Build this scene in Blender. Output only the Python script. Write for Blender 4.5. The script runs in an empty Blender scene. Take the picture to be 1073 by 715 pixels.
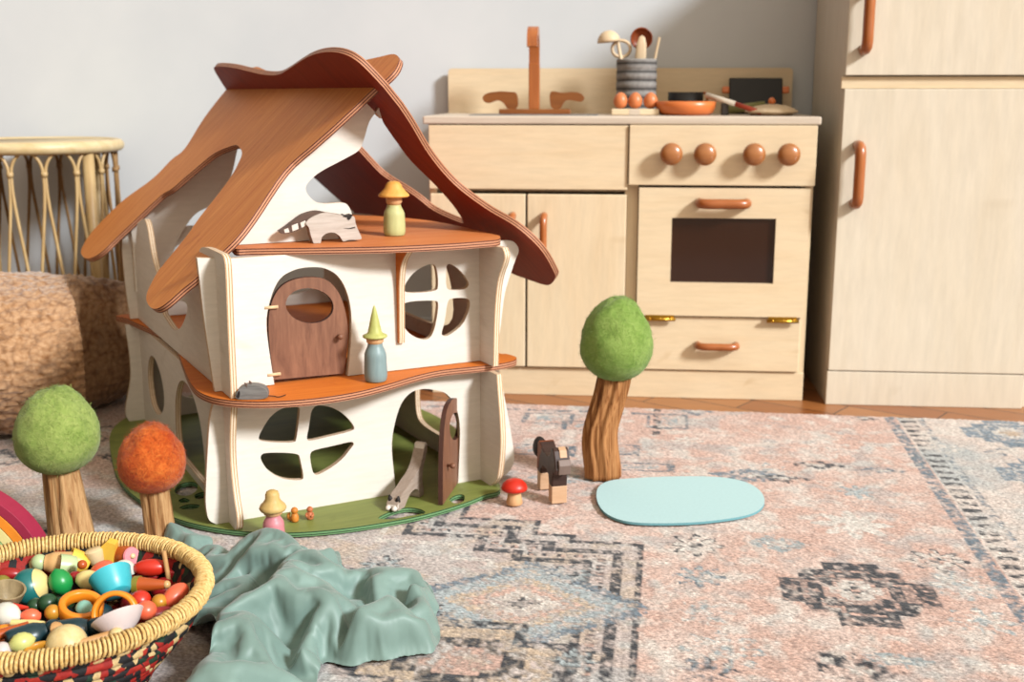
import bpy, bmesh, math, random
import numpy as np
from mathutils import Matrix, Vector, noise
from mathutils.geometry import tessellate_polygon
random.seed(7)
SC = bpy.context.scene
COL = SC.collection
PI = math.pi

# ------------------------------------------------------------------ camera model (world: z up, camera looks along +Y)
F = 1220.0; CX, CY = 536.5, 357.5; CH = 0.60
PITCH = math.atan((357.5 - 98.0) / F)
_c, _s = math.cos(PITCH), math.sin(PITCH)
def ray(x, y):
    u = (x - CX) / F; v = (CY - y) / F
    return Vector((u, _c + v * _s, -_s + v * _c))
EYE = Vector((0, 0, CH))
def ground(x, y, z=0.0):
    r = ray(x, y); return EYE + r * ((z - CH) / r.z)
class Frame:
    """a local frame standing on the floor: origin O (x, y), turned by a about z"""
    def __init__(s, ox, oy, deg):
        a = math.radians(deg)
        s.O = Vector((ox, oy, 0)); s.a = a
        s.X = Vector((math.cos(a), math.sin(a), 0)); s.Y = Vector((-math.sin(a), math.cos(a), 0)); s.Z = Vector((0, 0, 1))
        s.M = Matrix.Translation(s.O) @ Matrix.Rotation(a, 4, 'Z')
        s.E = s.loc(EYE)
    def loc(s, p):
        d = p - s.O; return Vector((d.dot(s.X), d.dot(s.Y), d.z))
    def hit(s, x, y, n, d):
        r = ray(x, y); r = Vector((r.dot(s.X), r.dot(s.Y), r.z)); n = Vector(n)
        return s.E + r * ((d - n.dot(s.E)) / n.dot(r))
    def w(s, x, y, z): return s.O + s.X * x + s.Y * y + s.Z * z

# ------------------------------------------------------------------ object helpers
def obj(name, me, m=None, parent=None, label=None, M=None):
    if isinstance(me, bmesh.types.BMesh):
        bm = me; me = bpy.data.meshes.new(name); bm.to_mesh(me); bm.free()
    o = bpy.data.objects.new(name, me); COL.objects.link(o)
    if m is not None:
        ms = m if isinstance(m, (list, tuple)) else [m]
        for k in ms: me.materials.append(k)
    if parent is not None: o.parent = parent
    if M is not None: o.matrix_local = M
    if label: o['label'] = label
    return o
def tag(o, label, cat, group=None):
    o['label'] = label; o['category'] = cat
    if group: o['group'] = group
    return o
def thing(name, label, cat, M=None, group=None):
    o = bpy.data.objects.new(name, None); COL.objects.link(o); o.empty_display_size = .02
    if M is not None: o.matrix_local = M
    return tag(o, label, cat, group)
def struct(name, me, m):
    o = obj(name, me, m); o['kind'] = 'structure'; return o
def T(x, y, z): return Matrix.Translation((x, y, z))
def R(deg, ax): return Matrix.Rotation(math.radians(deg), 4, ax)
def smooth(bm):
    for f in bm.faces: f.smooth = True
    return bm
def autosmooth(o, deg=40):
    me = o.data
    for p in me.polygons: p.use_smooth = True
    try: me.set_sharp_from_angle(angle=math.radians(deg))
    except Exception: pass
    return o

def box(x0, x1, y0, y1, z0, z1, bev=0.0, seg=2, bm=None):
    b = bm or bmesh.new()
    vs = [b.verts.new((x, y, z)) for x in (x0, x1) for y in (y0, y1) for z in (z0, z1)]
    fs = [(0, 1, 3, 2), (4, 6, 7, 5), (0, 4, 5, 1), (2, 3, 7, 6), (0, 2, 6, 4), (1, 5, 7, 3)]
    nf = [b.faces.new([vs[i] for i in f]) for f in fs]
    if bev > 0:
        es = list({e for f in nf for e in f.edges})
        bmesh.ops.bevel(b, geom=es, offset=bev, segments=seg, profile=.5, affect='EDGES')
    return b
def lathe(prof, n=32, M=None, bm=None, closed=False):
    """prof: list of (r, z)"""
    b = bm or bmesh.new(); M = M or Matrix.Identity(4); rings = []
    for r, z in prof:
        if r < 1e-6: rings.append([b.verts.new(M @ Vector((0, 0, z)))])
        else: rings.append([b.verts.new(M @ Vector((r * math.cos(2 * PI * k / n), r * math.sin(2 * PI * k / n), z))) for k in range(n)])
    prs = list(zip(rings, rings[1:]))
    if closed: prs.append((rings[-1], rings[0]))
    for A, B in prs:
        for k in range(n):
            k2 = (k + 1) % n
            if len(A) == 1 and len(B) == 1: break
            if len(A) == 1: f = b.faces.new((A[0], B[k2], B[k]))
            elif len(B) == 1: f = b.faces.new((A[k], A[k2], B[0]))
            else: f = b.faces.new((A[k], A[k2], B[k2], B[k]))
            f.smooth = True
    bmesh.ops.recalc_face_normals(b, faces=b.faces)
    return b
def catmull(pts, per=6, closed=True):
    n = len(pts); out = []
    P = [Vector(p) for p in pts]
    rng = range(n) if closed else range(n - 1)
    for i in rng:
        if closed: p0, p1, p2, p3 = P[(i - 1) % n], P[i], P[(i + 1) % n], P[(i + 2) % n]
        else: p0, p1, p2, p3 = P[max(i - 1, 0)], P[i], P[i + 1], P[min(i + 2, n - 1)]
        for k in range(per):
            t = k / per
            out.append(.5 * ((2 * p1) + (-p0 + p2) * t + (2 * p0 - 5 * p1 + 4 * p2 - p3) * t * t + (-p0 + 3 * p1 - 3 * p2 + p3) * t ** 3))
    if not closed: out.append(P[-1])
    return out
def chaikin(pts, it=3, closed=True):
    """corner cutting: keeps outlines free of overshoot"""
    P = [Vector(p) for p in pts]
    for _ in range(it):
        Q = []; n = len(P)
        for i in range(n if closed else n - 1):
            a, b = P[i], P[(i + 1) % n]
            Q += [a * .75 + b * .25, a * .25 + b * .75]
        if not closed: Q = [P[0]] + Q + [P[-1]]
        P = Q
    return P
def tube(path, rad, n=10, closed=False, bm=None, cap=True):
    b = bm or bmesh.new(); P = [Vector(p) for p in path]; m = len(P)
    rf = rad if callable(rad) else (lambda t: rad)
    up = Vector((0, 0, 1)); rings = []; prev = None
    for i, p in enumerate(P):
        if closed: d = P[(i + 1) % m] - P[(i - 1) % m]
        else: d = P[min(i + 1, m - 1)] - P[max(i - 1, 0)]
        if d.length < 1e-9: d = Vector((0, 0, 1))
        d.normalize()
        if prev is None:
            a = up if abs(d.z) < .9 else Vector((1, 0, 0))
            prev = a - d * a.dot(d); prev.normalize()
        else:
            prev = prev - d * prev.dot(d); prev.normalize()
        q = d.cross(prev); r = rf(i / max(1, m - 1))
        rings.append([b.verts.new(p + prev * (r * math.cos(2 * PI * k / n)) + q * (r * math.sin(2 * PI * k / n))) for k in range(n)])
    prs = list(zip(rings, rings[1:])) + ([(rings[-1], rings[0])] if closed else [])
    for A, B in prs:
        for k in range(n):
            f = b.faces.new((A[k], A[(k + 1) % n], B[(k + 1) % n], B[k])); f.smooth = True
    if not closed and cap:
        b.faces.new(list(reversed(rings[0]))); b.faces.new(rings[-1])
    bmesh.ops.recalc_face_normals(b, faces=b.faces)
    return b
def plate_bm(outline, holes=(), t=.01, z0=None, bm=None, xf=None):
    """flat board: outline and holes in its own xy plane, top face at z=0, bottom at -t; face material 0, edge material 1"""
    b = bm or bmesh.new()
    loops = [[Vector((p[0], p[1], 0)) for p in outline]] + [[Vector((p[0], p[1], 0)) for p in h] for h in holes]
    tris = tessellate_polygon(loops)
    flat = [p for l in loops for p in l]
    zt = 0 if z0 is None else z0
    f = xf or (lambda v: v)
    top = [b.verts.new(f(Vector((p.x, p.y, zt)))) for p in flat]; bot = [b.verts.new(f(Vector((p.x, p.y, zt - t)))) for p in flat]
    for tr in tris:
        a, c, d = [flat[i] for i in tr]
        if ((c - a).cross(d - a)).z < 0: tr = (tr[0], tr[2], tr[1])
        try:
            b.faces.new([top[i] for i in tr]); b.faces.new([bot[i] for i in reversed(tr)])
        except ValueError: pass
    k = 0
    for l in loops:
        n = len(l)
        for i in range(n):
            j = (i + 1) % n
            try:
                q = b.faces.new((top[k + i], bot[k + i], bot[k + j], top[k + j])); q.material_index = 1
            except ValueError: pass
        k += n
    bmesh.ops.recalc_face_normals(b, faces=b.faces)
    return b

# ------------------------------------------------------------------ materials
ALB = .74
def srgb(h, a=1.0):
    h = h.lstrip('#'); v = [int(h[i:i + 2], 16) / 255 for i in (0, 2, 4)]
    return tuple([ALB * (x / 12.92 if x <= .04045 else ((x + .055) / 1.055) ** 2.4) for x in v] + [a])
class NT:
    def __init__(s, name):
        s.m = bpy.data.materials.new(name); s.m.use_nodes = True; s.t = s.m.node_tree; s.N = s.t.nodes
        s.b = s.N['Principled BSDF']
    def n(s, kind, **kw):
        x = s.N.new(kind)
        for k, v in kw.items():
            if k.startswith('i_'): x.inputs[k[2:].replace('_', ' ')].default_value = v
            else: setattr(x, k, v)
        return x
    def l(s, a, b): s.t.links.new(a, b)
    def coords(s, scale=(1, 1, 1), rot=(0, 0, 0), which='Object'):
        tc = s.n('ShaderNodeTexCoord'); mp = s.n('ShaderNodeMapping')
        mp.inputs['Scale'].default_value = scale; mp.inputs['Rotation'].default_value = rot
        s.l(tc.outputs[which], mp.inputs['Vector']); return mp.outputs['Vector']
    def noise(s, vec, scale, detail=4, rough=.6, dist=0.0):
        x = s.n('ShaderNodeTexNoise'); x.inputs['Scale'].default_value = scale; x.inputs['Detail'].default_value = detail
        x.inputs['Roughness'].default_value = rough; x.inputs['Distortion'].default_value = dist
        if vec is not None: s.l(vec, x.inputs['Vector'])
        return x.outputs['Fac']
    def ramp(s, fac, stops):
        x = s.n('ShaderNodeValToRGB'); e = x.color_ramp.elements
        while len(e) < len(stops): e.new(.5)
        for k, (p, c) in enumerate(stops): e[k].position = p; e[k].color = c
        s.l(fac, x.inputs['Fac']); return x.outputs['Color']
    def mix(s, fac, a, b, mode='MIX'):
        x = s.n('ShaderNodeMix', data_type='RGBA', blend_type=mode)
        for inp, v in ((x.inputs[0], fac), (x.inputs[6], a), (x.inputs[7], b)):
            if hasattr(v, 'links') or hasattr(v, 'is_linked'): s.l(v, inp)
            else: inp.default_value = v
        return x.outputs[2]
    def bump(s, h, strength=.3, dist=.001):
        x = s.n('ShaderNodeBump'); x.inputs['Strength'].default_value = strength; x.inputs['Distance'].default_value = dist
        s.l(h, x.inputs['Height']); s.l(x.outputs['Normal'], s.b.inputs['Normal'])
    def base(s, c):
        if hasattr(c, 'is_linked'): s.l(c, s.b.inputs['Base Color'])
        else: s.b.inputs['Base Color'].default_value = c
    def fin(s, rough=.5, spec=.5, coat=0.0, sheen=0.0, metal=0.0):
        s.b.inputs['Roughness'].default_value = rough; s.b.inputs['Specular IOR Level'].default_value = spec
        s.b.inputs['Coat Weight'].default_value = coat; s.b.inputs['Coat Roughness'].default_value = .25
        s.b.inputs['Sheen Weight'].default_value = sheen; s.b.inputs['Metallic'].default_value = metal
        return s.m
def wood(name, c1, c2, axis='x', freq=1.0, rough=.5, spec=.4, bump=.15, streak=26, contrast=1.0, knots=0.0, coat=0.0):
    """grain streaks run along the axis in the object's own space"""
    w = NT(name)
    st = {'x': (1.2, streak, streak), 'y': (streak, 1.2, streak), 'z': (streak, streak, 1.2)}[axis]
    v = w.coords(tuple(k * freq for k in st))
    n1 = w.noise(v, 3.0, 6, .65, .6)
    v2 = w.coords(tuple(k * freq * 4 for k in st))
    n2 = w.noise(v2, 3.0, 3, .7)
    mid = .5; d = .26 / contrast
    c = w.ramp(n1, [(mid - d, srgb(c2)), (mid + d, srgb(c1))])
    f2 = w.ramp(n2, [(.3, (.80, .80, .80, 1)), (.7, (1.0, 1.0, 1.0, 1))])
    c = w.mix(.55, c, f2, 'MULTIPLY')
    if knots > 0:
        v3 = w.coords((1, 1, 1)); n3 = w.noise(v3, 5.0 * freq, 2, .5, 2.5)
        f3 = w.ramp(n3, [(.66, (1, 1, 1, 1)), (.78, srgb(c2))])
        c = w.mix(knots, c, f3, 'MULTIPLY')
    w.base(c); w.bump(n2, bump, .0006)
    return w.fin(rough, spec, coat)
def plain(name, c, rough=.5, spec=.4, var=.12, scale=60, bump=.0, sheen=0.0, coat=0.0, metal=0.0):
    w = NT(name); v = w.coords(); n = w.noise(v, scale, 4, .6)
    cc = srgb(c); lo = tuple(x * (1 - var) for x in cc[:3]) + (1,); hi = tuple(min(1, x * (1 + var)) for x in cc[:3]) + (1,)
    w.base(w.ramp(n, [(.3, lo), (.7, hi)]))
    if bump: w.bump(n, bump, .001)
    return w.fin(rough, spec, coat, sheen, metal)
def ply_edge(name, light='#d9b48a', dark='#5a2c18', t=.009, layers=5, axis=2):
    """plywood edge: stripes across the board's thickness (its own z)"""
    w = NT(name); tc = w.n('ShaderNodeTexCoord'); sp = w.n('ShaderNodeSeparateXYZ'); w.l(tc.outputs['Object'], sp.inputs[0])
    a = w.n('ShaderNodeMath', operation='MULTIPLY'); a.inputs[1].default_value = layers / t * .5; w.l(sp.outputs[axis], a.inputs[0])
    f = w.n('ShaderNodeMath', operation='FRACT'); w.l(a.outputs[0], f.inputs[0])
    w.base(w.ramp(f.outputs[0], [(.0, srgb(light)), (.52, srgb(light)), (.6, srgb(dark)), (.93, srgb(dark)), (1.0, srgb(light))]))
    return w.fin(.6, .3)

M = {}
M['birch'] = wood('birch_veneer', '#f3dfbd', '#eacea6', 'x', 1.0, .45, .4, .08, 9, .7, .35)
M['birch_v'] = wood('birch_veneer_upright', '#f3e0bf', '#eacfa8', 'z', 1.0, .45, .4, .08, 9, .7, .35)
M['birch_edge'] = wood('birch_edge', '#efd9ba', '#dcc09a', 'x', 1.0, .55, .3, .08, 40)
M['fridge_wood'] = wood('pale_birch_veneer', '#ebe0cd', '#e3d4bb', 'z', .8, .45, .4, .06, 8, .7, .25)
M['counter'] = wood('counter_ply', '#e3d3c0', '#cdbba6', 'x', 1.0, .5, .4, .08, 30)
M['cherry'] = wood('cherry_wood', '#bf7038', '#9a4d1e', 'x', 1.5, .3, .5, .1, 14, .9, 0, .2)
M['cherry_z'] = wood('cherry_wood_upright', '#c27338', '#9c4e1e', 'z', 1.5, .3, .5, .1, 14, .9, 0, .2)
M['knob'] = wood('turned_cherry', '#c58048', '#955727', 'x', 3.0, .3, .5, .05, 6, .9, 0, .4)
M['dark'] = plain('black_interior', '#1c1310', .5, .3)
M['brass'] = plain('brass', '#c79a3c', .3, .5, .05, metal=1.0)
M['steel'] = plain('dull_steel', '#8b8d8e', .4, .5, .05, metal=.6)
# ------------------------------------------------------------------ the room
K = Frame(-.0227, 2.3359, -5.2)
FR = Frame(.6283, 2.2636, -5.2)
RUG = Frame(-.0123, 2.2412, -7.6)
WALLD = .362          # wall plane behind the kitchen, in K
# floor: herringbone parquet that only shows as a strip
w = NT('parquet'); v = w.coords((1, 1, 1), (0, 0, math.radians(38)))
br = w.n('ShaderNodeTexBrick'); w.l(v, br.inputs['Vector']); br.offset = .5
for k, val in (('Scale', 1.0), ('Mortar Size', .0018), ('Brick Width', .34), ('Row Height', .075), ('Bias', .1)): br.inputs[k].default_value = val
br.inputs['Color1'].default_value = srgb('#b87a45'); br.inputs['Color2'].default_value = srgb('#a05f30'); br.inputs['Mortar'].default_value = srgb('#3a1a0c')
v2 = w.coords((3, 60, 1), (0, 0, math.radians(38))); g = w.noise(v2, 2.0, 5, .6)
w.base(w.mix(.5, br.outputs['Color'], w.ramp(g, [(.3, (.6, .6, .6, 1)), (.7, (1, 1, 1, 1))]), 'MULTIPLY'))
M['floor'] = w.fin(.35, .5)
bm = box(-2.6, 2.6, -1.5, 4.0, -.06, -.008)
fl = struct('floor', bm, M['floor'])
w = NT('wall_paint'); v = w.coords(); n = w.noise(v, 3, 4, .6)
w.base(w.ramp(n, [(.35, srgb('#d3d7da')), (.65, srgb('#dadddf'))])); n2 = w.noise(v, 180, 3, .6); w.bump(n2, .06, .0006)
M['wall'] = w.fin(.85, .2)
ob = struct('wall_back', box(-2.4, 2.4, WALLD, WALLD + .1, -.02, 2.4), M['wall']); ob.matrix_local = K.M
ob = struct('baseboard_back', box(-1.85, 2.4, WALLD - .014, WALLD + .002, -.01, .08, .003), M['wall']); ob.matrix_local = K.M

# ------------------------------------------------------------------ rug: pattern woven in its own plane
def rug_colors(X, Y):
    """X along the rug's back edge (metres), Y towards the viewer; returns rgb arrays (linear)"""
    rng = np.random.RandomState(3)
    def fbm(x, y, f, o=4, seed=0):
        r = np.random.RandomState(seed); tot = np.zeros_like(x); amp = 1; s = 0
        for _ in range(o):
            G = r.rand(64, 64); gx = x * f + r.rand() * 9; gy = y * f + r.rand() * 9
            ix = np.floor(gx).astype(int); iy = np.floor(gy).astype(int); fx = gx - ix; fy = gy - iy
            fx = fx * fx * (3 - 2 * fx); fy = fy * fy * (3 - 2 * fy)
            a = G[ix % 64, iy % 64]; b = G[(ix + 1) % 64, iy % 64]; c = G[ix % 64, (iy + 1) % 64]; d = G[(ix + 1) % 64, (iy + 1) % 64]
            tot += amp * ((a * (1 - fx) + b * fx) * (1 - fy) + (c * (1 - fx) + d * fx) * fy); s += amp; amp *= .6; f *= 2.1
        return tot / s
    def L(h): return np.array(srgb(h)[:3])
    salmon, pink, cream, blue, navy, black, sand = L('#dab5a6'), L('#e4ccc1'), L('#e4ddd5'), L('#a9b3b6'), L('#6f7e8b'), L('#34353b'), L('#c9b39c')
    def put(C, m, col): m = np.clip(m, 0, 1)[..., None]; return C * (1 - m) + col * m
    C = np.zeros(X.shape + (3,)) + salmon
    n1 = fbm(X, Y, 16, 4, 1); C = put(C, np.clip((n1 - .42) * 3.2, 0, .8), pink)
    n2 = fbm(X, Y, 34, 3, 2); C = put(C, np.clip((n2 - .50) * 3.5, 0, .75), cream)
    n3 = fbm(X, Y, 20, 3, 5); C = put(C, np.clip((n3 - .60) * 4, 0, .4), blue)
    # knot-like wobble so woven shapes get stepped, worn edges
    q = .0065
    wx = np.floor(X / q) * q + q / 2; wy = np.floor(Y / q) * q + q / 2
    wear = fbm(X, Y, 150, 2, 9)
    wearL = fbm(X, Y, 12, 3, 19)
    def diam(cx, cy, a, b, x=wx, y=wy): return np.abs(x - cx) / a + np.abs(y - cy) / b
    def ink(C, m, col, k=.85, w=1.0):
        return put(C, m.astype(float) * np.clip(k - (wear - .45) * 2.9 * w - (wearL - .5) * .9, 0, 1), col)
    def cheb(cx, cy, a, b, x=wx, y=wy): return np.maximum(np.abs(x - cx) / a, np.abs(y - cy) / b)
    def cross(C, cx, cy, s, sy, c1, c2, c3):
        x = np.abs(wx - cx) / s; y = np.abs(wy - cy) / sy
        st = np.minimum(np.maximum(x * 1.0, y * 2.6), np.minimum(np.maximum(x * 1.45, y * 1.45), np.maximum(x * 2.6, y * 1.0)))
        C = ink(C, st < 1.0, c1, 1.15); C = ink(C, (st < .72) & (st > .64), c2, .6)
        C = ink(C, st < .42, c2, .9); C = ink(C, st < .22, c3, .9); return C
    def flower(C, cx, cy, s, c1, c2, k=.7):
        dx = X - cx; dy = (Y - cy) * 1.0; r = np.hypot(dx, dy) / s; th = np.arctan2(dy, dx)
        pet = .75 + .25 * np.cos(8 * th)
        C = ink(C, r < pet, c1, k); C = ink(C, (r < pet * 1.05) & (r > pet * .84), c2, k); C = ink(C, r < .25, c2, k); return C
    return C, dict(put=put, ink=ink, diam=diam, cheb=cheb, cross=cross, flower=flower, wx=wx, wy=wy, fbm=fbm, wear=wear,
                   salmon=salmon, pink=pink, cream=cream, blue=blue, navy=navy, black=black, sand=sand)
def rp(x, y):
    p = RUG.loc(ground(x, y)); return p.x, -p.y
RX0, RX1, RY1 = -1.35, 1.22, 1.95
def build_rug():
    nx, ny = 900, 620
    # denser towards the part in view
    xs = np.linspace(RX0, RX1, nx); ys = 0 + RY1 * np.linspace(0, 1, ny)
    X, Y = np.meshgrid(xs, ys)
    C, h = rug_colors(X, Y)
    ink, wx, wy = h['ink'], h['wx'], h['wy']; black, navy, blue, cream, sand, salmon, pink = (h[k] for k in ('black', 'navy', 'blue', 'cream', 'sand', 'salmon', 'pink'))
    # ---- right border beyond the dashed line
    bx, _ = rp(925, 425)
    m = X > bx + .012
    C = h['put'](C, m * .62, cream); C = h['put'](C, m * np.clip((h['fbm'](X, Y, 9, 3, 31) - .42) * 3, 0, .7), blue * 1.1)
    C = ink(C, np.abs(wx - bx) < .010, navy, .8)
    C = ink(C, (np.abs(wx - bx - .028) < .012) & (np.mod(Y, .030) < .015), black, .8)
    C = ink(C, np.abs(wx - bx - .052) < .007, navy, .45)
    for k in range(7):
        cy = .09 + k * .24
        C = h['cross'](C, bx + .20, cy, .085, .085, navy * 1.3, cream, sand)
        C = ink(C, np.abs(h['diam'](bx + .20, cy + .12, .07, .05) - 1) < .16, navy, .5)
    # ---- medallion at the left: stepped double lines
    def stepline(pts, wd, col, k=.9, dash=0):
        nonlocal C
        for (x0, y0), (x1, y1) in zip(pts, pts[1:]):
            if abs(x1 - x0) >= abs(y1 - y0):
                m = (np.abs(Y - (y0 + y1) / 2) < wd / 2) & (X > min(x0, x1) - wd / 2) & (X < max(x0, x1) + wd / 2)
                if dash: m &= np.mod(X, dash) < dash * .5
            else:
                m = (np.abs(X - (x0 + x1) / 2) < wd / 2) & (Y > min(y0, y1) - wd / 2) & (Y < max(y0, y1) + wd / 2)
                if dash: m &= np.mod(Y, dash) < dash * .5
            C = ink(C, m, col, k)
    xr, yr = rp(672, 570); xs1, ys1 = rp(598, 571); xs2, ys2 = rp(560, 558); xs3, ys3 = rp(520, 543)
    def medal(off):
        a = off
        return [(xs3 - .40, ys3 - .05 + a), (xs3 - .05 - a, ys3 - .05 + a), (xs3 - .05 - a, ys3 + a), (xs2 - a, ys3 + a), (xs2 - a, ys2 + a),
                (xs1 - a, ys2 + a), (xs1 - a, yr + a), (xr - a, yr + a), (xr - a, 1.6)]
    mm = (X < xr) & (Y > yr) | ((X < xs1) & (Y > ys2)) | ((X < xs2) & (Y > ys3)) | ((X < xs3 - .05) & (Y > ys3 - .05))
    C = h['put'](C, (mm & (X > -.75)) * .45, blue * 1.15)
    C = h['put'](C, (mm & (X > -.75)) * np.clip((h['fbm'](X, Y, 26, 3, 77) - .45) * 3.0, 0, .6), sand * 1.1)
    stepline(medal(0), .009, black, .95); stepline(medal(.03), .015, black, .95)
    stepline(medal(.050), .010, salmon * .9, .8, .022); stepline(medal(.050), .010, black, .7, .011)
    stepline(medal(.068), .013, black, .95)
    stepline(medal(.10), .010, cream, .8)
    cx, cy = rp(548, 630)
    for s, col, k in ((1.0, navy * 1.15, .8), (.84, blue * 1.2, .85), (.6, sand * 1.1, .8), (.45, salmon, .7), (.3, cream, .8), (.12, black, .8)):
        C = ink(C, h['diam'](cx, cy, .16 * s, .13 * s) < 1, col, k)
    cx2, cy2 = rp(480, 690)
    for s, col, k in ((1.0, black, .7), (.8, sand * 1.1, .85), (.55, black, .8), (.35, salmon, .8)):
        x = np.abs(wx - cx2) / (.13 * s); y = np.abs(wy - cy2) / (.10 * s)
        C = ink(C, np.minimum(np.maximum(x, y * 1.9), np.maximum(x * 1.9, y)) < 1, col, k)
    for px, py in ((440, 640), (400, 590), (600, 600), (600, 690), (350, 600)):
        ax, ay = rp(px, py); C = h['flower'](C, ax, ay, .032, blue, black, .6)
    # ---- key-like lines near the back left of the medallion field
    for k, (px, py, sx, sy) in enumerate(((575, 437, .05, .035), (615, 445, .045, .03), (560, 470, .07, .028), (640, 470, .05, .03), (700, 440, .04, .05), (670, 488, .06, .02))):
        ax, ay = rp(px, py); d = h['cheb'](ax, ay, sx, sy)
        C = ink(C, (d < 1) & (d > .78), navy * .8, .8); C = ink(C, d < .5, blue, .7)
    C = ink(C, (np.abs(wx - rp(688, 450)[0]) < .008) & (Y < .2) & (np.mod(Y, .04) < .028), black, .8)
    C = ink(C, (np.abs(Y - .045) < .007) & (X < rp(690, 440)[0]) & (np.mod(X, .05) < .036), navy * .8, .7)
    # ---- single motifs of the field
    ax, ay = rp(898, 619); C = h['cross'](C, ax, ay, .094, .094, black * 1.15, salmon * 1.1, black)
    ax, ay = rp(897, 617); C = h['cross'](C, ax, ay, .030, .030, cream, black, salmon)
    for (px, py, s, c1, c2, k) in ((730, 570, .040, cream, black, .75), (733, 602, .034, blue, navy, .6), (738, 640, .036, blue, cream, .6),
                                   (983, 586, .040, cream, black * 1.3, .75), (893, 548, .055, cream, cream, 1.0), (898, 514, .030, blue * 1.15, blue, .7),
                                   (1008, 612, .045, cream, blue, .6), (1030, 650, .04, cream, blue, .6), (758, 680, .05, cream, blue, .6),
                                   (720, 461, .03, cream, cream, .8), (805, 492, .04, cream, blue, .7), (870, 470, .05, pink, cream, .7),
                                   (990, 470, .04, cream, blue, .6), (640, 640, .0, cream, blue, .5), (740, 700, .035, navy, black, .6)):
        if s > 0: ax, ay = rp(px, py); C = h['flower'](C, ax, ay, s, c1, c2, k)
    for (px, py, a, b, c, k) in ((815, 568, .045, .035, blue * .95, .9), (786, 497, .075, .035, navy * 1.1, .85), (820, 500, .05, .02, black, .7), (858, 486, .05, .02, black * 1.2, .75),
                                 (925, 492, .045, .02, navy, .6), (900, 700, .05, .035, black, .8), (868, 690, .03, .02, black, .75), (935, 690, .05, .02, blue, .7),
                                 (590, 500, .06, .03, blue, .7), (675, 515, .03, .02, blue, .6), (730, 430, .035, .03, navy, .75), (905, 437, .03, .02, black, .6)):
        ax, ay = rp(px, py); d = h['diam'](ax, ay, a, b); C = ink(C, d < 1, c, k); C = ink(C, d < .4, cream, .7)
    # ---- far left: shade put into the colour as a brown tint, plus inked diamonds
    xl = -.42
    m = np.clip((xl - X) * 6, 0, 1)
    C = h['put'](C, m * .35, sand * .8)
    for k in range(16):
        rr = np.random.RandomState(50 + k); ax = -1.2 + rr.rand() * .78; ay = .25 + rr.rand() * 1.0
        C = ink(C, np.abs(h['diam'](ax, ay, .09, .06) - .8) < .2, black * 1.1, .7)
        C = ink(C, h['diam'](ax, ay, .03, .02) < 1, cream, .7)
    # speckle of single knots
    rr = np.random.RandomState(12).rand(*X.shape)
    C = C * (.66 + .50 * rr[..., None])
    C = np.clip(C * 1.03, 0, 1)
    ht = (h['fbm'](X, Y, 55, 3, 3) - .5) * .0022 + (rr - .5) * .0012
    edge = np.minimum(Y, .006) / .006
    Z = (ht - .0024) * edge - .0075 * (1 - edge)
    co = np.stack([X, -Y + .003 * np.sin(X * 40) * (1 - edge), Z], -1).reshape(-1, 3)
    i = np.arange(nx * ny).reshape(ny, nx)
    q = np.stack([i[:-1, :-1], i[1:, :-1], i[1:, 1:], i[:-1, 1:]], -1).reshape(-1, 4)
    me = bpy.data.meshes.new('rug')
    me.vertices.add(len(co)); me.vertices.foreach_set('co', co.astype(np.float32).ravel())
    me.loops.add(q.size); me.loops.foreach_set('vertex_index', q.ravel().astype(np.int32))
    me.polygons.add(len(q)); me.polygons.foreach_set('loop_start', (np.arange(len(q)) * 4).astype(np.int32))
    me.polygons.foreach_set('use_smooth', np.ones(len(q), bool))
    me.update(); me.validate()
    at = me.color_attributes.new('weave', 'FLOAT_COLOR', 'POINT')
    at.data.foreach_set('color', np.concatenate([C.reshape(-1, 3), np.ones((nx * ny, 1))], 1).astype(np.float32).ravel())
    w = NT('woven_rug'); a = w.n('ShaderNodeAttribute', attribute_name='weave')
    v = w.coords((1, 1, 1)); n = w.noise(w.coords((170, 300, 1)), 1.0, 3, .7); n2 = w.noise(w.coords((200, 330, 1)), 1.0, 2, .6)
    c = w.mix(.8, a.outputs['Color'], w.ramp(n, [(.34, (.42, .41, .41, 1)), (.62, (1.16, 1.16, 1.15, 1))]), 'MULTIPLY')
    w.base(c); w.bump(n2, .6, .0025); m = w.fin(.95, .1, sheen=.15)
    o = obj('rug', me, m); o.matrix_local = RUG.M
    tag(o, 'faded pink, cream and blue woven rug with dark stepped medallions on the floor', 'rug')
build_rug()
# ------------------------------------------------------------------ play kitchen
def handle_bm(L, w=.013, proud=.026, axis='z'):
    """bow handle: grip bar with two feet, along z, standing off a front at y=0 (towards -y)"""
    b = bmesh.new()
    pts = [(0, 0, -L / 2 + .006), (0, -proud * .7, -L / 2 + .008), (0, -proud, -L / 2 + .022), (0, -proud, 0), (0, -proud, L / 2 - .022), (0, -proud * .7, L / 2 - .008), (0, 0, L / 2 - .006)]
    P = catmull(pts, 6, closed=False)
    if axis == 'x': P = [Vector((p.z, p.y, p.x)) for p in P]
    tube(P, w / 2 * 1.15, 10, bm=b)
    return b
kit = thing('play_kitchen', 'pale birch toy kitchen with oven, four round knobs and low backsplash against the wall', 'play kitchen', K.M)
KX0, KX1 = -.143, .612
b = box(KX0, KX0 + .015, .0, .35, -.008, .541, .001)
box(KX1 - .015, KX1, .0, .35, -.008, .541, .001, bm=b)
box(KX0 + .015, KX1 - .015, .335, .35, -.008, .541, bm=b)
box(KX0 + .015, KX1 - .015, .02, .335, .040, .052, bm=b)
box(.253 - .006, .2738, .004, .335, .052, .541, bm=b)
box(.590, KX1 - .012, .004, .02, .052, .541, bm=b)
box(KX0 + .015, KX1 - .015, .015, .335, .408, .416, bm=b)
obj('body', b, M['birch_v'], kit)
obj('toe_board', box(KX0, KX1, -.004, .012, -.008, .050, .0015), M['birch'], kit)
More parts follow.
